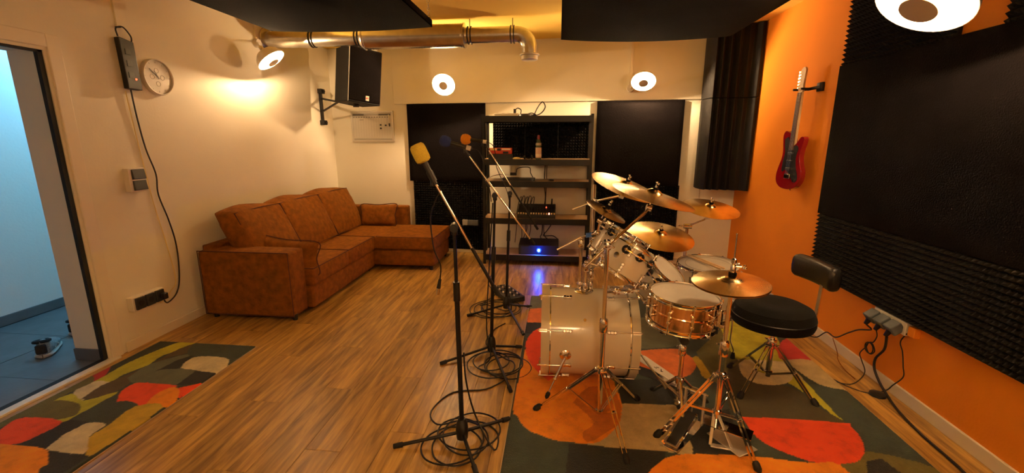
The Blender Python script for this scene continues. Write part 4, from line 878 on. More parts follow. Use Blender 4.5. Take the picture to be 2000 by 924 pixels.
# ---------------------------------------------------------------- microphone stands, microphones
def mic_stand(label, hub, top, boomA, boomB, feet, chrome_to, zc):
    root = thing('microphone_stand', label, 'microphone stand', (*hub, 0)); hx, hy = hub; tx, ty, tz = top
    mm().lathe((hx, hy, .015), (0, 0, 1), [(.012, 0), (.030, .01), (.033, .06), (.028, .10), (.018, .12)], 16).build('base_hub', 'black', root)
    d = V(top) - V((hx, hy, .1)); A = V((hx, hy, .1)); pm = A.lerp(V(top), zc)
    mm().cyl(A, pm, .0125, seg=16).build('lower_pole', 'blackmetal', root); mm().cyl(pm - d.normalized() * .02, V(top), .0085).build('upper_pole', 'blackmetal', root)
    mm().cyl(pm - d.normalized() * .05, pm + d.normalized() * .045, .017, .016, 16).build('clutch_grip', 'black', root)
    for fx, fy in feet:
        f = V((fx, fy, .012)); e = (f - V((hx, hy, 0))); e.z = 0; e.normalize(); a = V((hx, hy, .055)) + e * .02
        lg = mm().cyl(a, f, .009).build('leg', 'blackmetal', root); q = (f - a).normalized()
        mm().cyl(f - q * .035, f + q * .012, .0135, .012, 12).build('rubber_foot', 'rubber', lg)
    A = V(boomA); B = V(boomB); d = (B - A).normalized(); cpt = A.lerp(B, chrome_to)
    mm().cyl(A, cpt, .0062).build('boom', 'chrome', root, label='bright metal boom tube'); mm().cyl(cpt, B, .0085).build('boom_end', 'blackmetal', root); mm().cyl(B - d * .05, B, .0115).build('end_grip', 'rubber', root)
    mm().cyl(A - d * .02, A + d * .03, .009).build('boom_tip', 'black', root)
    t = V(top); s = d.cross(V((0, 0, 1))).normalized()
    mm().cyl(t - s * .03, t + s * .03, .02).cyl(t - V((0, 0, .035)), t, .015).build('swivel', 'black', root)
    mm().bar(t - s * .03, t - s * .075 + V((0, 0, -.012)), .012, .012).ball(t - s * .08 + V((0, 0, -.012)), .013).build('swivel_lever', 'black', root)
    return root
mic_stand('black microphone stand nearest the camera, its boom rising to the yellow microphone', (-.466, 1.986), (-.478, 1.986, 1.145), (-.598, 1.965, 1.43), (-.276, 2.02, .808), [(-.795, 1.901), (-.251, 2.182), (-.353, 1.765)], .62, .70)
mic_stand('black microphone stand in the middle, carrying the blue microphone', (-.458, 2.965), (-.424, 2.965, 1.175), (-.605, 2.93, 1.46), (-.151, 2.965, .836), [(-.781, 2.764), (-.254, 3.069), (-.264, 2.47)], .97, .62)
mic_stand('black microphone stand farthest back, carrying the orange microphone', (-.446, 3.81), (-.41, 3.79, 1.09), (-.600, 3.75, 1.48), (-.165, 3.81, .77), [(-.766, 3.63), (-.228, 3.896), (-.248, 3.294)], .45, .62)
def mic(label, a, b, foam, size, long_, ring_at=None):
    """a: centre of windscreen, b: cable end of the body"""
    a = V(a); b = V(b); d = (b - a).normalized(); root = thing('microphone', label, 'microphone', b, 'microphones on the stands')
    if long_: mm().lathe(a - d * size[1] / 2, d, [(.001, 0), (size[0] * .35, .002), (size[0] * .47, size[1] * .12), (size[0] * .5, size[1] * .3), (size[0] * .5, size[1] * .75), (size[0] * .46, size[1] * .92), (size[0] * .30, size[1])], 24).build('windscreen', foam, root)
    else: mm().lathe(a - d * size[1] / 2, d, [(.001, 0), (size[0] * .26, size[1] * .03), (size[0] * .42, size[1] * .15), (size[0] * .5, size[1] * .42), (size[0] * .47, size[1] * .7), (size[0] * .38, size[1] * .9), (size[0] * .26, size[1])], 24).build('windscreen', foam, root)
    mm().lathe(a + d * size[1] * .42, d, [(.014, 0), (.0135, .02), (.010, (b - a).length - size[1] * .42)], 18).build('body', 'black', root)
    if ring_at: mm().cyl(a.lerp(b, ring_at), a.lerp(b, ring_at) + d * .03, .0160).build('clip_ring', 'pvc' if ring_at > .6 else 'chrome', root)
    mm().cyl(a.lerp(b, .7) - d * .02, a.lerp(b, .7) + d * .03, .0155).cyl(a.lerp(b, .75), a.lerp(b, .75) + V((0, 0, -.04)), .009).build('microphone_clip', 'black', root)
mic('microphone with tall yellow foam windscreen, leftmost and nearest', (-.618, 1.96, 1.487), (-.555, 1.972, 1.345), 'yellow_foam', (.070, .088), True)
mic('microphone with dark blue foam windscreen, in the middle', (-.745, 2.91, 1.535), (-.575, 2.94, 1.485), 'blue_foam', (.074, .075), False, .80)
mic('microphone with round orange foam windscreen, farthest of the three', (-.785, 3.77, 1.547), (-.595, 3.77, 1.523), 'orange_foam', (.090, .085), False, .78)
# microphone cables
def cable(label, pts, r=.0035, k=8, name='cable', mat='cable', grp=None, cat='cable'): return mm().spline(pts, r, 6, k).build(name, mat, None, label, cat, grp)
mc = thing('microphone_cable', 'black microphone cable hanging free from the yellow microphone, plug dangling', 'cable', (-.56, 1.98, .80))
mm().spline([(-.556, 1.972, 1.345), (-.535, 1.975, 1.32), (-.555, 1.975, 1.28), (-.585, 1.975, 1.20), (-.583, 1.975, 1.10), (-.575, 1.98, 1.03), (-.548, 1.98, .96), (-.553, 1.98, .89)], .0035, 6, 8).build('cord', 'cable', mc)
mm().cyl((-.553, 1.98, .89), (-.562, 1.98, .845), .007, .010).build('strain_relief', 'black', mc); mm().cyl((-.562, 1.98, .845), (-.567, 1.98, .812), .0095).build('plug', 'chrome', mc)
def coil(label, cx, cy, r, turns, seed, start, lead):
    rs = random.Random(seed); P = [V(p) for p in start]; a0 = rs.uniform(0, 6)
    for i in range(int(turns * 9)):
        a = a0 + i * 2 * math.pi / 9; rr = r * (1 + .28 * math.sin(i * .63 + seed)); dx = .06 * math.sin(i * .19 + seed); dy_ = .05 * math.cos(i * .23)
        P.append(V((cx + dx + rr * math.cos(a), cy + dy_ + rr * math.sin(a) * 1.05, .006 + .004 * (i % 9) / 9 + .0035 * (i // 9))))
    return cable(label, P + [V(p) for p in lead], .0046, 5, 'coiled_cable')
coil('black cable coiled on the floor around the nearest microphone stand', -.50, 1.98, .145, 4.6, 2, [(-.45, 2.0, .50), (-.44, 2.0, .33), (-.40, 2.03, .12)], [(-.70, 2.22, .005), (-.62, 2.42, .005), (-.42, 2.48, .005), (-.30, 2.62, .006)])
coil('black cable coiled on the floor around the middle microphone stand', -.37, 2.76, .145, 4.8, 5, [(-.44, 2.97, 1.12), (-.475, 2.98, .6), (-.49, 2.95, .2), (-.45, 2.86, .02)], [(-.52, 3.1, .005), (-.50, 3.35, .006), (-.42, 3.5, .006)])
coil('black cable coiled on the floor around the farthest microphone stand', -.50, 3.80, .19, 4.2, 9, [(-.42, 3.8, .7), (-.44, 3.79, .3), (-.40, 3.74, .03)], [(-.60, 4.25, .006), (-.72, 4.5, .006), (-.75, 5.0, .006), (-.80, 5.22, .006)])
cable('thin black cable drooping behind the blue microphone body', [(-.575, 2.94, 1.485), (-.53, 2.95, 1.47), (-.50, 2.955, 1.40), (-.50, 2.96, 1.30), (-.46, 2.96, 1.22), (-.45, 2.965, 1.13)])
cable('thin black cable drooping behind the orange microphone body', [(-.595, 3.77, 1.523), (-.55, 3.775, 1.49), (-.53, 3.78, 1.40), (-.52, 3.78, 1.30), (-.44, 3.79, 1.12), (-.415, 3.80, 1.0)])
# pedalboard on the floor
pb = thing('effects_mixer', 'small black mixer with rows of knobs on the floor behind the microphone stands', 'mixer', (-.48, 4.18, 0))
uu = V((.165, .10, 0)).normalized(); vv = V((-.12, .42, 0)).normalized(); vv = (vv - uu * vv.dot(uu)).normalized(); oc = V((-.48, 4.18, .03))
mm().obox(oc, uu, vv, (0, 0, 1), .19, .42, .05).build('body', 'black', pb, bevel=.006); mm().obox(oc + V((0, 0, .026)), uu, vv, (0, 0, 1), .17, .40, .003).build('panel', 'grey_pl', pb)
for i in range(3):
    for j in range(8):
        p = oc + uu * (-.055 + .055 * i) + vv * (-.16 + .045 * j) + V((0, 0, .027)); mm().cyl(p, p + V((0, 0, .014)), .0085, .007, 8).build('knob', 'pvc' if (i + j) % 2 else 'black', pb)
# ---------------------------------------------------------------- metal shelf with its gear
sx0, sx1, sy0, sy1 = -.915, .400, 5.325, 5.695
sh = thing('metal_shelf', 'tall black metal shelving unit with five wooden shelves against the back wall', 'shelf', ((sx0 + sx1) / 2, (sy0 + sy1) / 2, 0))
for x in (sx0, sx1 - .034):
    for y in (sy0, sy1 - .034):
        q = 1 if x == sx0 else -1; xa = x if q > 0 else x + .034
        mm().box(min(xa, xa + q * .034), y, 0, max(xa, xa + q * .034), y + .003 if y == sy0 else y + .034, 1.835).box(min(xa, xa + q * .003), y, 0, max(xa, xa + q * .003), y + .034, 1.835).build('post', 'blackmetal', sh, flat=True)
TZ = [1.815, 1.312, 1.05, .592, .127]
for i, z in enumerate(TZ):
    h = .072
    for (a, b) in (((sx0 + .01, sy0 - .004), (sx1 - .01, sy0 + .004)), ((sx0 + .01, sy1 - .006), (sx1 - .01, sy1 + .002))):
        mm().box(a[0], a[1], z - h, b[0], b[1], z).box(a[0], a[1] if a[1] < 5.5 else a[1] - .02, z - h, b[0], (a[1] if a[1] < 5.5 else a[1] - .02) + .024, z - h + .003).build('beam', 'blackmetal', sh, flat=True)
    for x in (sx0 + .003, sx1 - .007): mm().box(x, sy0 + .01, z - h, x + .004, sy1 - .01, z).build('side_beam', 'blackmetal', sh, flat=True)
    mm().box(sx0 + .012, sy0 + .006, z - .010, sx1 - .012, sy1 - .008, z - .001).build('shelf_board', 'board' if i else 'blackmetal', sh, flat=True)
# top: white power strip, tangled cables
t = thing('power_strip', 'white power strip lying on top of the metal shelf', 'power strip', (-.60, 5.45, 1.815)); mm().box(-.78, 5.42, 1.815, -.48, 5.475, 1.85).build('body', 'pvc', t, bevel=.004)
for k in range(4): mm().cyl((-.74 + .07 * k, 5.447, 1.85), (-.74 + .07 * k, 5.447, 1.852), .02).build('socket', 'grey_pl', t)
mm().box(-.545, 5.43, 1.852, -.515, 5.47, 1.90).build('plug', 'black', t, bevel=.004)
cable('black cable loop standing up above the right of the shelf top', [(-.35, 5.42, 1.825), (-.26, 5.46, 1.83), (-.20, 5.5, 1.87), (-.17, 5.52, 1.93), (-.20, 5.54, 1.985), (-.235, 5.54, 1.96), (-.27, 5.5, 1.90), (-.31, 5.45, 1.83), (-.42, 5.42, 1.822)], .007)
cable('thin black cables bunched on the shelf top by the power strip', [(-.53, 5.45, 1.88), (-.50, 5.47, 1.91), (-.46, 5.5, 1.89), (-.46, 5.48, 1.83), (-.40, 5.40, 1.83), (-.33, 5.42, 1.85), (-.28, 5.45, 1.83), (-.38, 5.5, 1.83)], .006)
mm().lathe((-.40, 5.42, 1.815), (0, 0, 1), [(.001, 0), (.09, 0), (.085, .018), (.05, .028), (.001, .03)], 16).build('cable_pouch', 'black', None, 'low black pouch lying on the shelf top among cables', 'pouch')
# second tier
u_ = thing('red_amplifier', 'small orange-red device with pale buttons standing on a black unit', 'amplifier', (-.70, 5.42, 1.375))
mm().box(-.835, 5.37, 1.372, -.56, 5.47, 1.442).build('body', 'redplastic', u_, bevel=.004); mm().box(-.82, 5.365, 1.415, -.74, 5.371, 1.437).build('display', 'yellowthing', u_); mm().box(-.68, 5.365, 1.418, -.575, 5.371, 1.437).build('display', 'paper', u_); mm().box(-.735, 5.364, 1.41, -.69, 5.371, 1.44).box(-.665, 5.364, 1.378, -.60, 5.371, 1.402).build('knob_row', 'black', u_)
mm().box(-.845, 5.36, 1.311, -.55, 5.50, 1.371).build('black_unit', 'black', None, 'flat black unit on the second shelf under the red device', 'amplifier', bevel=.004)
mm().lathe((-.50, 5.38, 1.311), (0, 0, 1), [(.001, 0), (.045, 0), (.05, .012), (.03, .022), (.001, .024)], 14).build('yellow_dish', 'yellowthing', None, 'small pale yellow dish on the second shelf', 'dish')
hpn = thing('headphones', 'black headphones lying on the second shelf left of the bottle', 'headphones', (-.36, 5.40, 1.312))
mm().ring((-.36, 5.40, 1.355), (0, 1, .2), .038, .006, 20, 6, -.2, math.pi + .2).build('headband', 'black', hpn)
for q in (-1, 1): mm().cyl((-.36 + q * .035, 5.39, 1.335), (-.36 + q * .055, 5.39, 1.335), .023).build('ear_cup', 'black', hpn)
bt_ = thing('bottle', 'dark glass bottle with pale label and red cap on the second shelf', 'bottle', (-.238, 5.38, 1.311))
mm().lathe((-.238, 5.38, 1.311), (0, 0, 1), [(.001, 0), (.034, 0), (.036, .01), (.036, .17), (.030, .20), (.016, .235), (.0145, .28), (.001, .28)], 24).build('glass', 'glass', bt_)
mm().lathe((-.238, 5.38, 1.33), (0, 0, 1), [(.0365, 0), (.0365, .12)], 24, False).build('label', 'pinklabel', bt_); mm().lathe((-.238, 5.38, 1.345), (0, 0, 1), [(.0368, 0), (.0368, .03)], 24, False).build('label_panel', 'paper', bt_); mm().lathe((-.238, 5.38, 1.475), (0, 0, 1), [(.0365, 0), (.0345, .028)], 24, False).build('neck_label', 'lightink', bt_)
mm().lathe((-.238, 5.38, 1.545), (0, 0, 1), [(.0165, 0), (.0165, .05), (.001, .051)], 18).build('cap', 'wine', bt_)
# third tier
mm().box(-.68, 5.36, 1.050, -.28, 5.52, 1.082).build('flat_receiver', 'black', None, 'flat black receiver lying on the third shelf', 'receiver', bevel=.003)
mm().lathe((-.08, 5.40, 1.05), (0, 0, 1), [(.001, 0), (.035, 0), (.033, .018), (.001, .026)], 14).build('black_puck', 'black', None, 'small round black puck on the third shelf', 'puck')
mm().box(-.60, 5.55, 1.10, -.52, 5.60, 1.135).build('power_adapter', 'black', None, 'black power adapter hanging behind the third shelf', 'adapter', bevel=.003)
cable('black cable arching above the flat receiver', [(-.60, 5.58, 1.12), (-.53, 5.58, 1.13), (-.50, 5.58, 1.19), (-.36, 5.58, 1.20), (-.34, 5.57, 1.13), (-.30, 5.56, 1.06)], .006)
cable('white cable lying on the third shelf, left', [(-.86, 5.45, 1.07), (-.80, 5.5, 1.10), (-.70, 5.58, 1.11), (-.60, 5.58, 1.10)], .006, mat='pvc')
# fourth tier: mixer
mx = thing('audio_mixer', 'black audio mixer with a row of lit buttons on the fourth shelf', 'mixer', (-.27, 5.45, .592))
mm().add([(-.49, 5.34, .592), (-.02, 5.34, .592), (-.02, 5.60, .592), (-.49, 5.60, .592), (-.49, 5.34, .635), (-.02, 5.34, .635), (-.02, 5.60, .74), (-.49, 5.60, .74)], [(0, 3, 2, 1), (4, 5, 6, 7), (0, 1, 5, 4), (1, 2, 6, 5), (2, 3, 7, 6), (3, 0, 4, 7)]).build('body', 'black', mx, bevel=.004)
def mp(x, t, h=.001): return V((x, 5.34 + .26 * t, .635 + .105 * t + h))
for k in range(15):
    if k == 4: continue
    mm().obox(mp(-.475 + .0315 * k, .10, .005), (1, 0, 0), (0, .26, .105), (0, -.105, .26), .017, .028, .010).build('button', 'white_em' if k != 12 else 'led_warm', mx)
for r_ in range(4):
    for k in range(14):
        mm().cyl(mp(-.475 + .034 * k, .32 + .16 * r_), mp(-.475 + .034 * k, .32 + .16 * r_, .014), .007, .006, 8).build('knob', 'led_red' if (r_, k) in ((2, 10),) else 'grey_pl', mx)
mm().cyl((-.07, 5.50, .71), (-.065, 5.50, .82), .012, .009).build('tall_plug', 'black', mx)
rs = random.Random(4)
for k in range(5):
    x = -.46 + .04 * k; cable('thin black cable looping from the mixer, %s' % ('leftmost', 'second from left', 'third from left', 'fourth from left', 'fifth from left')[k], [mp(x, .75, .03), mp(x + .01, .85, .10), (x - .02, 5.63, .80 + .02 * (k % 2)), (x - .06, 5.67, .62), (x - .07 + .03 * (k % 3), 5.705, .40), (x - .09 + .05 * (k % 2), 5.70, .20)], .0045, 6, grp='cables hanging from the mixer')
cable('thick black cable hanging behind the shelf middle, left strand', [(-.16, 5.70, 1.30), (-.17, 5.705, 1.0), (-.155, 5.70, .80), (-.18, 5.70, .60), (-.19, 5.70, .35), (-.21, 5.66, .30), (-.20, 5.6, .29)], .007)
cable('thick black cable hanging behind the shelf middle, right strand', [(-.14, 5.70, 1.30), (-.145, 5.705, 1.05), (-.15, 5.70, .80), (-.16, 5.70, .60), (-.17, 5.70, .40), (-.15, 5.66, .30), (-.12, 5.6, .29)], .006)
cable('black cable curving from the mixer down to the amplifier', [(-.05, 5.66, .60), (-.06, 5.69, .48), (-.12, 5.69, .38), (-.17, 5.66, .31), (-.05, 5.62, .32), (.02, 5.60, .28)], .006)
# fifth tier: amplifier with blue light
am = thing('power_amplifier', 'black power amplifier with glowing blue light on the bottom shelf', 'amplifier', (-.22, 5.5, .127))
mm().add([(-.47, 5.36, .127), (.03, 5.36, .127), (.03, 5.62, .127), (-.47, 5.62, .127), (-.47, 5.36, .25), (.03, 5.36, .25), (.03, 5.62, .285), (-.47, 5.62, .285)], [(0, 3, 2, 1), (4, 5, 6, 7), (0, 1, 5, 4), (1, 2, 6, 5), (2, 3, 7, 6), (3, 0, 4, 7)]).build('body', 'black', am, bevel=.005)
mm().box(-.44, 5.352, .14, -.33, 5.361, .235).build('vent_panel', 'grey_pl', am); mm().cyl((-.215, 5.352, .187), (-.215, 5.362, .187), .034, seg=24).build('dial', 'grey_pl', am); mm().cyl((-.215, 5.343, .187), (-.215, 5.353, .187), .014, seg=16).build('blue_light', 'led_blue', am)
l = bpy.data.lights.new('blue_glow', 'POINT'); l.energy = 2.2; l.color = (.0, .04, 1.0); l.shadow_soft_size = .015
b = bpy.data.objects.new('blue_glow', l); COL.objects.link(b); b.parent = am; b.location = V((-.215, 5.315, .187)) - ORG[am.name]
# left of the shelf: grey wall socket strip
ws = thing('wall_socket_strip', 'grey triple socket strip mounted on the foam left of the shelf', 'socket', W(1.98, .40, .06)); 
for k in range(3): mm().obox(W(1.93 + .075 * k, .435, .065), WU, WN, (0, 0, 1), .072, .03, .075).build('socket', 'greyblue' if k else 'lightink', ws, bevel=.004)
# ---------------------------------------------------------------- loudspeaker on bracket
fn = V((.819, -.574, 0)).normalized(); rt = V((.574, .819, -.10)).normalized(); up = V((.574 * .12, .819 * .12, 1)).normalized()
sp0 = V((-2.395, 5.0, 1.975)); spk = thing('loudspeaker', 'black two-way loudspeaker on a wall bracket below the duct', 'loudspeaker', (-2.35, 5.25, 1.93), None)
def cabz(z, k): return z
P = [(0, 0), (.42, 0), (.39, -.34), (.02, -.34)]
tl = -.04
m = M(); bot = [sp0 + rt * x + fn * y for x, y in P]; top = [p + up * .62 for p in bot]
m.add(bot + top, [(3, 2, 1, 0), (4, 5, 6, 7)] + [(k, (k + 1) % 4, (k + 1) % 4 + 4, k + 4) for k in range(4)]).build('cabinet', 'cabinet', spk, bevel=.008)
gm = M(); g0 = [sp0 + rt * x + fn * .002 + up * .02 for x in (.012, .408)]; g1 = [p + up * .58 for p in g0]
gm.add([g0[0], g0[1], g1[1], g1[0]] + [p + fn * .012 for p in (g0[0], g0[1], g1[1], g1[0])], [(0, 1, 2, 3), (4, 7, 6, 5), (0, 4, 5, 1), (1, 5, 6, 2), (2, 6, 7, 3), (3, 7, 4, 0)]).build('grille', 'cloth', spk, bevel=.004)
bd_ = mm().obox(sp0 + rt * .235 + fn * .016 + up * .06, rt, fn, up, .045, .004, .055).build('badge', 'paper', spk, bevel=.002)
mm().obox(sp0 + rt * .228 + fn * .019 + up * .06, rt, fn, up, .018, .002, .022).build('red_emblem', 'redpaint', bd_); mm().obox(sp0 + rt * .246 + fn * .019 + up * .063, rt, fn, up, .006, .002, .028).build('emblem_bar', 'greyink', bd_)
mm().bar(sp0 + fn * .006, sp0 + fn * .006 + up * .61, .006, .006, rt).build('edge_trim', 'lightink', spk)
br = thing('speaker_bracket', 'black steel wall bracket carrying the loudspeaker', 'bracket', (XL, 5.79, 1.95))
mm().box(XL, 5.765, 1.73, XL + .03, 5.81, 2.19).build('wall_rail', 'blackmetal', br, bevel=.004)
for z in (1.76, 2.16): mm().box(XL, 5.74, z - .03, XL + .055, 5.835, z + .03).cyl((XL + .05, 5.79, z), (XL + .075, 5.79, z), .018).build('rail_clamp', 'blackmetal', br, bevel=.004)
mm().bar((XL + .02, 5.785, 2.07), (-2.40, 5.27, 1.935), .025, .022).build('support_arm', 'blackmetal', br); mm().bar((XL + .02, 5.785, 1.90), (-2.80, 5.56, 2.0), .02, .018).build('diagonal_brace', 'blackmetal', br); mm().cyl((-2.42, 5.26, 1.92), (-2.42, 5.26, 1.955), .035).build('speaker_cup', 'blackmetal', br)
cable('black cable hanging down the wall behind the loudspeaker', [(-2.93, 5.99, 2.66), (-2.92, 6.0, 2.5), (-2.90, 5.99, 2.38), (-2.84, 5.9, 2.30), (-2.75, 5.6, 2.27)], .008)
# ---------------------------------------------------------------- planner board
pl_ = thing('planner_board', 'white framed planner board with magnets and a pen on the back wall', 'whiteboard', W(.60, 1.51))
def wb(s0, z0, s1, z1, off, t, name, mat, parent, bevel=0): return mm().prism([(s0, z0), (s1, z0), (s1, z1), (s0, z1)], W(0, 0, off), WU, (0, 0, 1), WN, t).build(name, mat, parent, bevel=bevel)
s0, s1, z0, z1 = .29, .925, 1.508, 1.922
wb(s0, z0, s1, z1, 0, .012, 'panel', 'whiteboard', pl_)
for (a, b, c, d_) in ((s0, z0, s1, z0 + .018), (s0, z1 - .018, s1, z1), (s0, z0, s0 + .018, z1), (s1 - .018, z0, s1, z1)): wb(a, b, c, d_, .0, .02, 'frame_bar', 'aluminium', pl_, .003)
wb(s0 + .03, 1.86, s1 - .04, 1.885, .012, .001, 'header', 'greyink', pl_); wb(s0 + .20, 1.863, s0 + .42, 1.882, .013, .001, 'title', 'lightink', pl_)
for k in range(14): wb(s0 + .035 + .039 * k, 1.833, s0 + .055 + .039 * k, 1.845, .012, .001, 'heading', 'greyink', pl_)
for k in range(15): wb(s0 + .028 + .039 * k, 1.57, s0 + .030 + .039 * k, 1.85, .012, .0008, 'column_line', 'lightink', pl_)
wb(s0 + .13, 1.80, s0 + .19, 1.806, .012, .001, 'note', 'greyink', pl_); wb(s0 + .03, 1.53, s1 - .03, 1.555, .012, .001, 'footer', 'lightink', pl_)
for s_, z_ in ((.735, 1.735), (.81, 1.73), (.735, 1.69)): mm().cyl(W(s_, z_, .012), W(s_, z_, .024), .011).build('magnet', 'black', pl_)
pen = mm().cyl(W(.868, 1.75, .026), W(.862, 1.87, .026), .008).build('marker', 'paper', pl_); mm().cyl(W(.871, 1.715, .026), W(.868, 1.755, .026), .009).build('marker_cap', 'black', pl_)
# ---------------------------------------------------------------- left wall things
ck = thing('wall_clock', 'round white wall clock with small inner dials above the switches', 'clock', (XL, 3.335, 2.02))
co = V((XL, 3.335, 2.02)); R = .136
mm().lathe(co, (1, 0, 0), [(R, 0), (R, .026), (R * .96, .034), (R * .93, .032), (R * .93, .018)], 48, False).build('rim', 'pvc', ck); mm().lathe(co, (1, 0, 0), [(.001, .016), (R * .94, .016), (R * .94, .0)], 48, False).build('face', 'whiteboard', ck)
def hand(a, l, w_, off=.020): d = V((0, -math.sin(a), math.cos(a))) * -1; d = V((0, math.sin(a), math.cos(a))); mm().bar(co + V((off, 0, 0)) - d * .015, co + V((off, 0, 0)) + d * l, w_, .0015, (1, 0, 0)).build('hand', 'greyink', ck)
hand(-math.radians(48), .085, .006); hand(-math.radians(30), .05, .008, .022)
for k in range(12):
    a = math.radians(30 * k); p = co + V((.0165, math.sin(a) * R * .80, math.cos(a) * R * .80)); d = V((0, math.sin(a), math.cos(a))); mm().bar(p - d * .006, p + d * .006, .003 if k % 3 else .006, .001, (1, 0, 0)).build('hour_mark', 'lightink', ck)
for dy_, dz_ in ((.045, .0), (-.045, .0), (0, .048), (0, -.05)): mm().ring(co + V((.0165, dy_, dz_)), (1, 0, 0), .018, .0012, 20, 4).build('small_dial', 'lightink', ck)
pw = thing('power_unit', 'narrow black power unit hanging upright on the left wall beside the clock', 'power strip', (XL, 3.10, 1.90))
mm().add([(XL, 3.045, 2.255), (XL, 3.155, 2.235), (XL, 3.165, 1.90), (XL, 3.055, 1.905)] + [(XL + .055, 3.03, 2.255), (XL + .055, 3.14, 2.235), (XL + .055, 3.15, 1.90), (XL + .055, 3.04, 1.905)], [(0, 1, 2, 3), (4, 7, 6, 5), (0, 4, 5, 1), (1, 5, 6, 2), (2, 6, 7, 3), (3, 7, 4, 0)]).build('body', 'black', pw, bevel=.005)
mm().cyl((XL + .054, 3.11, 1.975), (XL + .058, 3.11, 1.975), .007).build('indicator', 'led_red', pw)
for z in (2.16, 2.08, 2.0): mm().box(XL + .054, 3.06, z - .02, XL + .058, 3.10, z + .02).build('outlet', 'grey_pl', pw)
mm().spline([(XL + .03, 3.05, 2.26), (XL + .035, 3.04, 2.31), (XL + .03, 3.10, 2.33), (XL + .03, 3.15, 2.28), (XL + .03, 3.15, 2.24)], .005).build('hanging_cord', 'cable', pw)
mm().cyl((XL, 3.075, 2.325), (XL + .04, 3.075, 2.325), .006).build('hook', 'blackmetal', pw)
S(mm().box(XL, 3.075, 2.33, XL + .014, 3.15, ZC).box(XL, 4.56, 2.50, XL + .001, 4.561, 2.501).build('trim_3', 'wall', bevel=.003))
cable('black cable running from the power unit down the left wall to the sockets', [(XL + .02, 3.087, 1.90), (XL + .016, 3.101, 1.702), (XL + .014, 3.129, 1.476), (XL + .014, 3.178, 1.278), (XL + .014, 3.169, 1.118), (XL + .014, 3.222, .902), (XL + .014, 3.253, .68), (XL + .014, 3.232, .42), (XL + .018, 3.177, .294), (XL + .03, 3.071, .25), (XL + .04, 3.03, .29)], .0055)
cable('thin yellow-green cable beside the black one on the left wall', [(XL + .008, 3.054, 1.89), (XL + .008, 3.069, 1.664), (XL + .008, 3.093, 1.362), (XL + .008, 3.123, 1.043), (XL + .008, 3.167, .744), (XL + .008, 3.20, .408), (XL + .012, 3.136, .33), (XL + .02, 3.03, .27), (XL + .03, 2.99, .29)], .0035, mat='yellowthing')
swt = thing('light_switches', 'double dark light switch in a white surface box on the left wall', 'switch', (XL, 2.99, 1.16))
mm().box(XL, 2.925, 1.165, XL + .045, 3.06, 1.335).build('box', 'pvc', swt, bevel=.003)
for z in (1.172, 1.254): mm().add([(XL + .045, 2.995 - .05, z), (XL + .045, 3.055, z), (XL + .045, 3.055, z + .075), (XL + .045, 2.945, z + .075), (XL + .062, 2.95, z + .004), (XL + .062, 3.05, z + .004), (XL + .05, 3.05, z + .071), (XL + .05, 2.95, z + .071)], [(3, 2, 1, 0), (4, 5, 6, 7), (0, 1, 5, 4), (1, 2, 6, 5), (2, 3, 7, 6), (3, 0, 4, 7)]).build('rocker', 'grey_pl', swt, bevel=.003)
sk = thing('triple_socket', 'triple dark power socket in a white box low on the left wall', 'socket', (XL, 2.91, .29))
mm().box(XL, 2.77, .29, XL + .05, 3.035, .395).build('box', 'pvc', sk, bevel=.003)
for k in range(3): y = 2.785 + .083 * k; s = mm().box(XL + .048, y, .297, XL + .066, y + .072, .388).build('socket', 'grey_pl', sk, bevel=.004); mm().cyl((XL + .066, y + .036, .342), (XL + .0675, y + .036, .342), .022).build('insert', 'black', s)
mm().box(XL + .066, 2.985, .31, XL + .10, 3.02, .36).build('plug', 'black', sk, bevel=.006)
# ---------------------------------------------------------------- right wall: sockets and cables
sk = thing('corner_socket', 'triple grey power socket with plugs low on the orange wall', 'socket', (XR, 2.80, .40))
mm().box(XR - .04, 2.66, .405, XR, 2.93, .485).build('box', 'pvc', sk, bevel=.003)
for k in range(3):
    y = 2.675 + .09 * k; q = mm().obox((XR - .065, y + .04, .435), (.8, 0, .6), (0, 1, 0), (-.6, 0, .8), .07, .072, .06).build('socket_block', 'greyblue', sk, bevel=.006)
    mm().cyl((XR - .085, y + .04, .41), (XR - .10, y + .045, .375), .017, .011).build('plug', 'black', q)
mm().box(XR - .035, 2.60, .415, XR, 2.65, .475).build('end_cap', 'orange', sk, bevel=.003)
a = XR - .06; b = XR - .03
cable('black cable leaving the left socket and running along the skirting', [(a - .03, 2.90, .37), (b, 2.94, .32), (b, 3.05, .27), (b, 3.15, .20), (b, 3.27, .11), (b, 3.38, .10), (b - .03, 3.44, .03), (b - .06, 3.52, .012), (b - .12, 3.7, .008), (b - .1, 4.1, .006), (b - .1, 4.8, .006)], .005)
cable('thin black cable with a small coil hanging from the middle socket', [(a - .03, 2.81, .37), (b, 2.88, .30), (b, 2.90, .25), (b, 2.93, .235), (b, 2.955, .20), (b, 2.93, .165), (b, 2.90, .165), (b, 2.875, .20), (b, 2.905, .235), (b, 2.94, .225), (b, 2.955, .19), (b, 3.0, .12), (b, 2.97, .08), (b - .01, 2.91, .03), (1.99, 2.83, .008), (1.90, 2.775, .007), (1.83, 2.80, .007)], .0035)
cable('small loose coil tied in the thin cable on the orange wall', [(b - .006, 2.92 + .038 * math.cos(t * .5), .20 + .036 * math.sin(t * .5)) for t in range(0, 36)], .0035, 3)
cable('thick black cable falling from the right socket to the floor and towards the viewer', [(a - .03, 2.72, .37), (b, 2.80, .25), (b, 2.855, .158), (b, 2.85, .09), (b - .01, 2.78, .04), (b - .03, 2.68, .012), (2.0, 2.50, .009), (1.965, 2.28, .009), (1.955, 2.08, .009), (1.93, 1.8, .009), (1.93, 1.3, .009)], .0075)
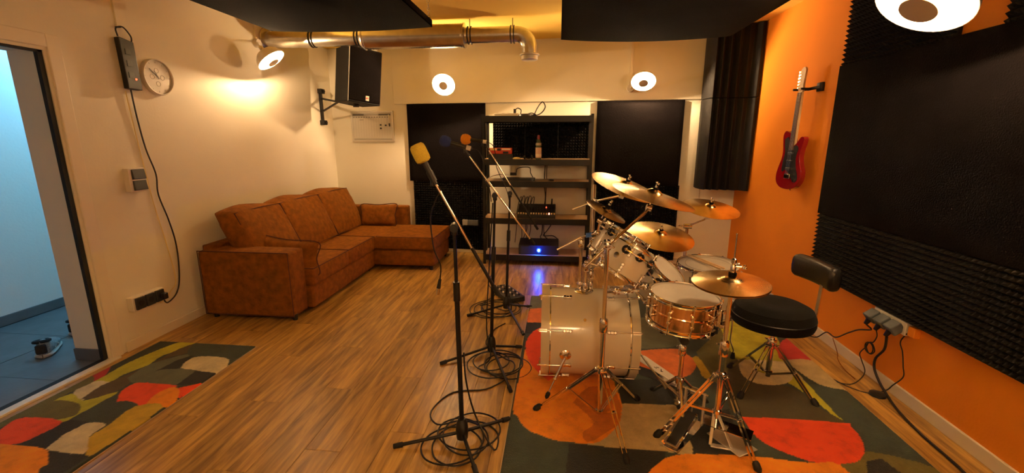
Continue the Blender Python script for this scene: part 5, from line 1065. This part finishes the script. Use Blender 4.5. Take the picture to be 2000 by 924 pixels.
cable('thin black cable hanging from under the foam right of the sockets', [(b - .0, 2.63, .46), (b, 2.69, .36), (b, 2.66, .30), (b, 2.635, .22), (b, 2.62, .16), (b, 2.68, .07), (b - .02, 2.70, .02), (1.96, 2.68, .007), (1.88, 2.74, .007), (1.835, 2.83, .007)], .0035)
cable('thin brown cable lying on the boards by the skirting behind the throne', [(2.085, 3.30, .09), (2.07, 3.20, .02), (2.03, 3.12, .006), (1.99, 2.98, .006), (1.98, 2.85, .006)], .003, mat='suede')
mm().lathe((2.00, 2.67, .001), (0, 0, 1), [(.001, 0), (.045, 0), (.042, .014), (.02, .02), (.001, .021)], 20).build('inline_switch', 'black', None, 'round glossy black foot switch lying on the floor below the sockets', 'switch')
# ---------------------------------------------------------------- electric guitar
gt = thing('electric_guitar', 'red electric guitar with dark pickguard hanging on the orange wall', 'guitar', (2.03, 4.09, 1.13))
GX = 2.035
def gy(v, z): return (v, z)
body = [(-.02, .465), (-.055, .475), (-.10, .49), (-.125, .475), (-.135, .44), (-.125, .38), (-.112, .31), (-.118, .25), (-.145, .18), (-.162, .11), (-.15, .045), (-.10, .005), (-.03, -.008), (.04, -.005), (.11, .02), (.155, .08), (.158, .15), (.13, .21), (.112, .27), (.115, .33), (.13, .38), (.135, .42), (.12, .44), (.09, .435), (.06, .40), (.035, .375), (.02, .37)]
gc = V((GX, 4.10, 1.13)); gu = V((.15, -1, 0)).normalized(); gn = V((-1, -.15, 0)).normalized(); gv = V((0, -.03, 1)).normalized()
Pb = [(p.x, p.y) for p in catmull([(x, y, 0) for x, y in body], 4)]
mm().prism(Pb, gc, gu, gv, gn, .042).build('body', 'guitar_red', gt, bevel=.008)
pg = [(-.10, .42), (-.09, .36), (-.075, .30), (-.09, .22), (-.085, .14), (-.04, .16), (.02, .12), (.08, .06), (.115, .07), (.12, .11), (.085, .19), (.07, .27), (.085, .34), (.06, .37), (.02, .36), (-.03, .40), (-.06, .44)]
pgo = mm().prism([(p.x, p.y) for p in catmull([(x, y, 0) for x, y in pg], 4)], gc + gn * .0425, gu, gv, gn, .003).build('pickguard', 'black', gt)
for y in (.30, .235, .17): mm().obox(gc + gv * y + gn * .049, gu, gv, gn, .075, .018, .008).build('pickup', 'grey_pl', gt, bevel=.004)
mm().obox(gc + gv * .105 + gn * .049, gu, gv, gn, .075, .04, .010).build('bridge', 'chrome', gt, bevel=.003)
for (x, y) in ((.055, .17), (.075, .12), (.095, .075)): mm().cyl(gc + gu * x + gv * y + gn * .045, gc + gu * x + gv * y + gn * .058, .011).build('knob', 'chrome', gt)
mm().lathe(gc + gv * -.008, -gv, [(.004, 0), (.008, .008), (.004, .014)], 10).build('strap_button', 'chrome', gt)
mm().prism([(-.028, .36), (.028, .36), (.022, .80), (-.022, .80)], gc + gn * .022, gu, gv, gn, .020).build('neck', 'maple', gt, bevel=.004)
mm().prism([(-.028, .33), (.028, .33), (.0215, .80), (-.0215, .80)], gc + gn * .046, gu, gv, gn, .004).build('fretboard', 'rosewood2', gt)
for k in range(18): y = .80 - .62 * (1 - 2 ** (-(k + 1) / 12)); mm().obox(gc + gv * y + gn * .0505, gu, gv, gn, .046, .002, .002).build('fret', 'chrome', gt)
hs = [(-.021, .80), (.021, .80), (.028, .83), (.024, .86), (.03, .95), (.028, .985), (.005, 1.0), (-.02, .985), (-.03, .955), (-.03, .86), (-.034, .83)]
mm().prism([(p.x, p.y) for p in catmull([(x, y, 0) for x, y in hs], 3)], gc + gn * .026, gu, gv, gn, .016).build('headstock', 'maple', gt)
for k in range(6): p = gc + gv * (.84 + .025 * k) + gn * .032 - gu * (.028); mm().cyl(p, p - gu * .02, .003).obox(p - gu * .024, gu, gv, gn, .010, .014, .006).cyl(p + gu * .015 + gn * .010, p + gu * .015 + gn * .018, .004).build('tuning_peg', 'chrome', gt)
for k in range(6): x = -.017 + .0068 * k; mm().tube([gc + gu * x * 1.3 + gv * .115 + gn * .055, gc + gu * x + gv * .80 + gn * .053], .0006, 4).build('string', 'chrome', gt)
hk = thing('guitar_hanger', 'black guitar hanger on the orange wall holding the guitar neck', 'hanger', (XR, 3.98, 1.93))
hp = gc + gv * .825
mm().box(XR - .02, 3.95, 1.93, XR, 4.03, 2.0).build('wall_block', 'black', hk, bevel=.004); mm().bar((XR - .01, 3.99, 1.965), hp - gn * .02 + gu * .0 + V((0, 0, .0)), .022, .022).build('arm', 'black', hk)
mm().cyl(hp - gn * .01 - gu * .05, hp - gn * .01 + gu * .05, .010).cyl(hp - gn * .01 - gu * .045, hp + gn * .07 - gu * .050, .009).cyl(hp - gn * .01 + gu * .045, hp + gn * .07 + gu * .050, .009).build('yoke', 'rubber', hk)
# ---------------------------------------------------------------- trainers in the hallway
def shoe(label, heel, toe, z0=-.002):
    h = V((*heel, 0)); d = V((*toe, 0)) - h; L = d.length; d.normalize(); s = V((-d.y, d.x, 0)); root = thing('trainer_shoe', label, 'shoe', (h.x, h.y, z0), 'trainers in the hallway')
    n = 16; K = 18
    def sec(t): return .042 + .014 * math.sin(math.pi * min(1, t * 1.15)) + (.008 if t > .55 else 0) * math.sin((t - .55) / .45 * math.pi)
    def top(t): return .128 - .016 * t if t < .28 else (.124 - .072 * ((t - .28) / .72) ** .8)
    def loft(f0, z_lo, z_hi, k=1.0):
        vs = []; fs = []
        for i in range(K + 1):
            t = i / K; e = min(1, math.sqrt(max(0, min(t, 1 - t)) / .10)) if min(t, 1 - t) < .10 else 1
            w_ = max(.002, sec(t) * e * k); a, b = z_lo(t), z_hi(t)
            for j in range(n):
                q = 2 * math.pi * j / n; x = math.copysign(abs(math.cos(q)) ** .8, math.cos(q)) * w_; zz = (a + b) / 2 + math.sin(q) * (b - a) / 2; x *= 1 - .35 * max(0, (zz - z0 - .03) / .08)
                vs.append(h + d * (t * L) + s * x + V((0, 0, zz)))
        for i in range(K):
            for j in range(n): fs.append((i * n + j, i * n + (j + 1) % n, (i + 1) * n + (j + 1) % n, (i + 1) * n + j))
        return vs, fs
    v, f = loft(0, lambda t: z0 + .0, lambda t: z0 + .030 - .006 * t, 1.06); M().add(v, f).build('sole', 'shoe_sole', root)
    v, f = loft(0, lambda t: z0 + .012, lambda t: z0 + top(t)); M().add(v, f).build('upper', 'shoe', root)
    c0 = h + d * (L * .17) + V((0, 0, z0 + .118)); mm().ring(c0, (d.x * .2, d.y * .2, 1), .040, .012, 22, 8).build('collar', 'shoe_dark', root); mm().lathe(c0 + V((0, 0, .0)), (d.x * .2, d.y * .2, 1), [(.001, .006), (.036, .006), (.038, 0)], 18, False).build('opening', 'shoe_dark', root)
    mm().obox(h + d * .004 + V((0, 0, z0 + .072)), s, d, (0, 0, 1), .06, .022, .07).build('heel_tab', 'shoe_dark', root, bevel=.01)
    for k in range(5): p = h + d * (L * (.38 + .07 * k)) + V((0, 0, z0 + top(.38 + .07 * k) + .001)); mm().cyl(p - s * .02, p + s * .02, .003).build('lace', 'paper', root)
    for q in (-1, 1): mm().tube([h + d * (L * .35) + s * (q * .046) + V((0, 0, z0 + .035)), h + d * (L * .48) + s * (q * .043) + V((0, 0, z0 + .062)), h + d * (L * .62) + s * (q * .050) + V((0, 0, z0 + .032))], .005, 6).build('side_stripe', 'paper', root)
shoe('grey trainer with dark collar and pale sole in the hallway, nearer of the pair', (-3.66, 2.545), (-3.86, 2.78))
shoe('grey trainer behind the other one, mostly hidden by the door reveal', (-3.83, 2.90), (-3.99, 3.15))
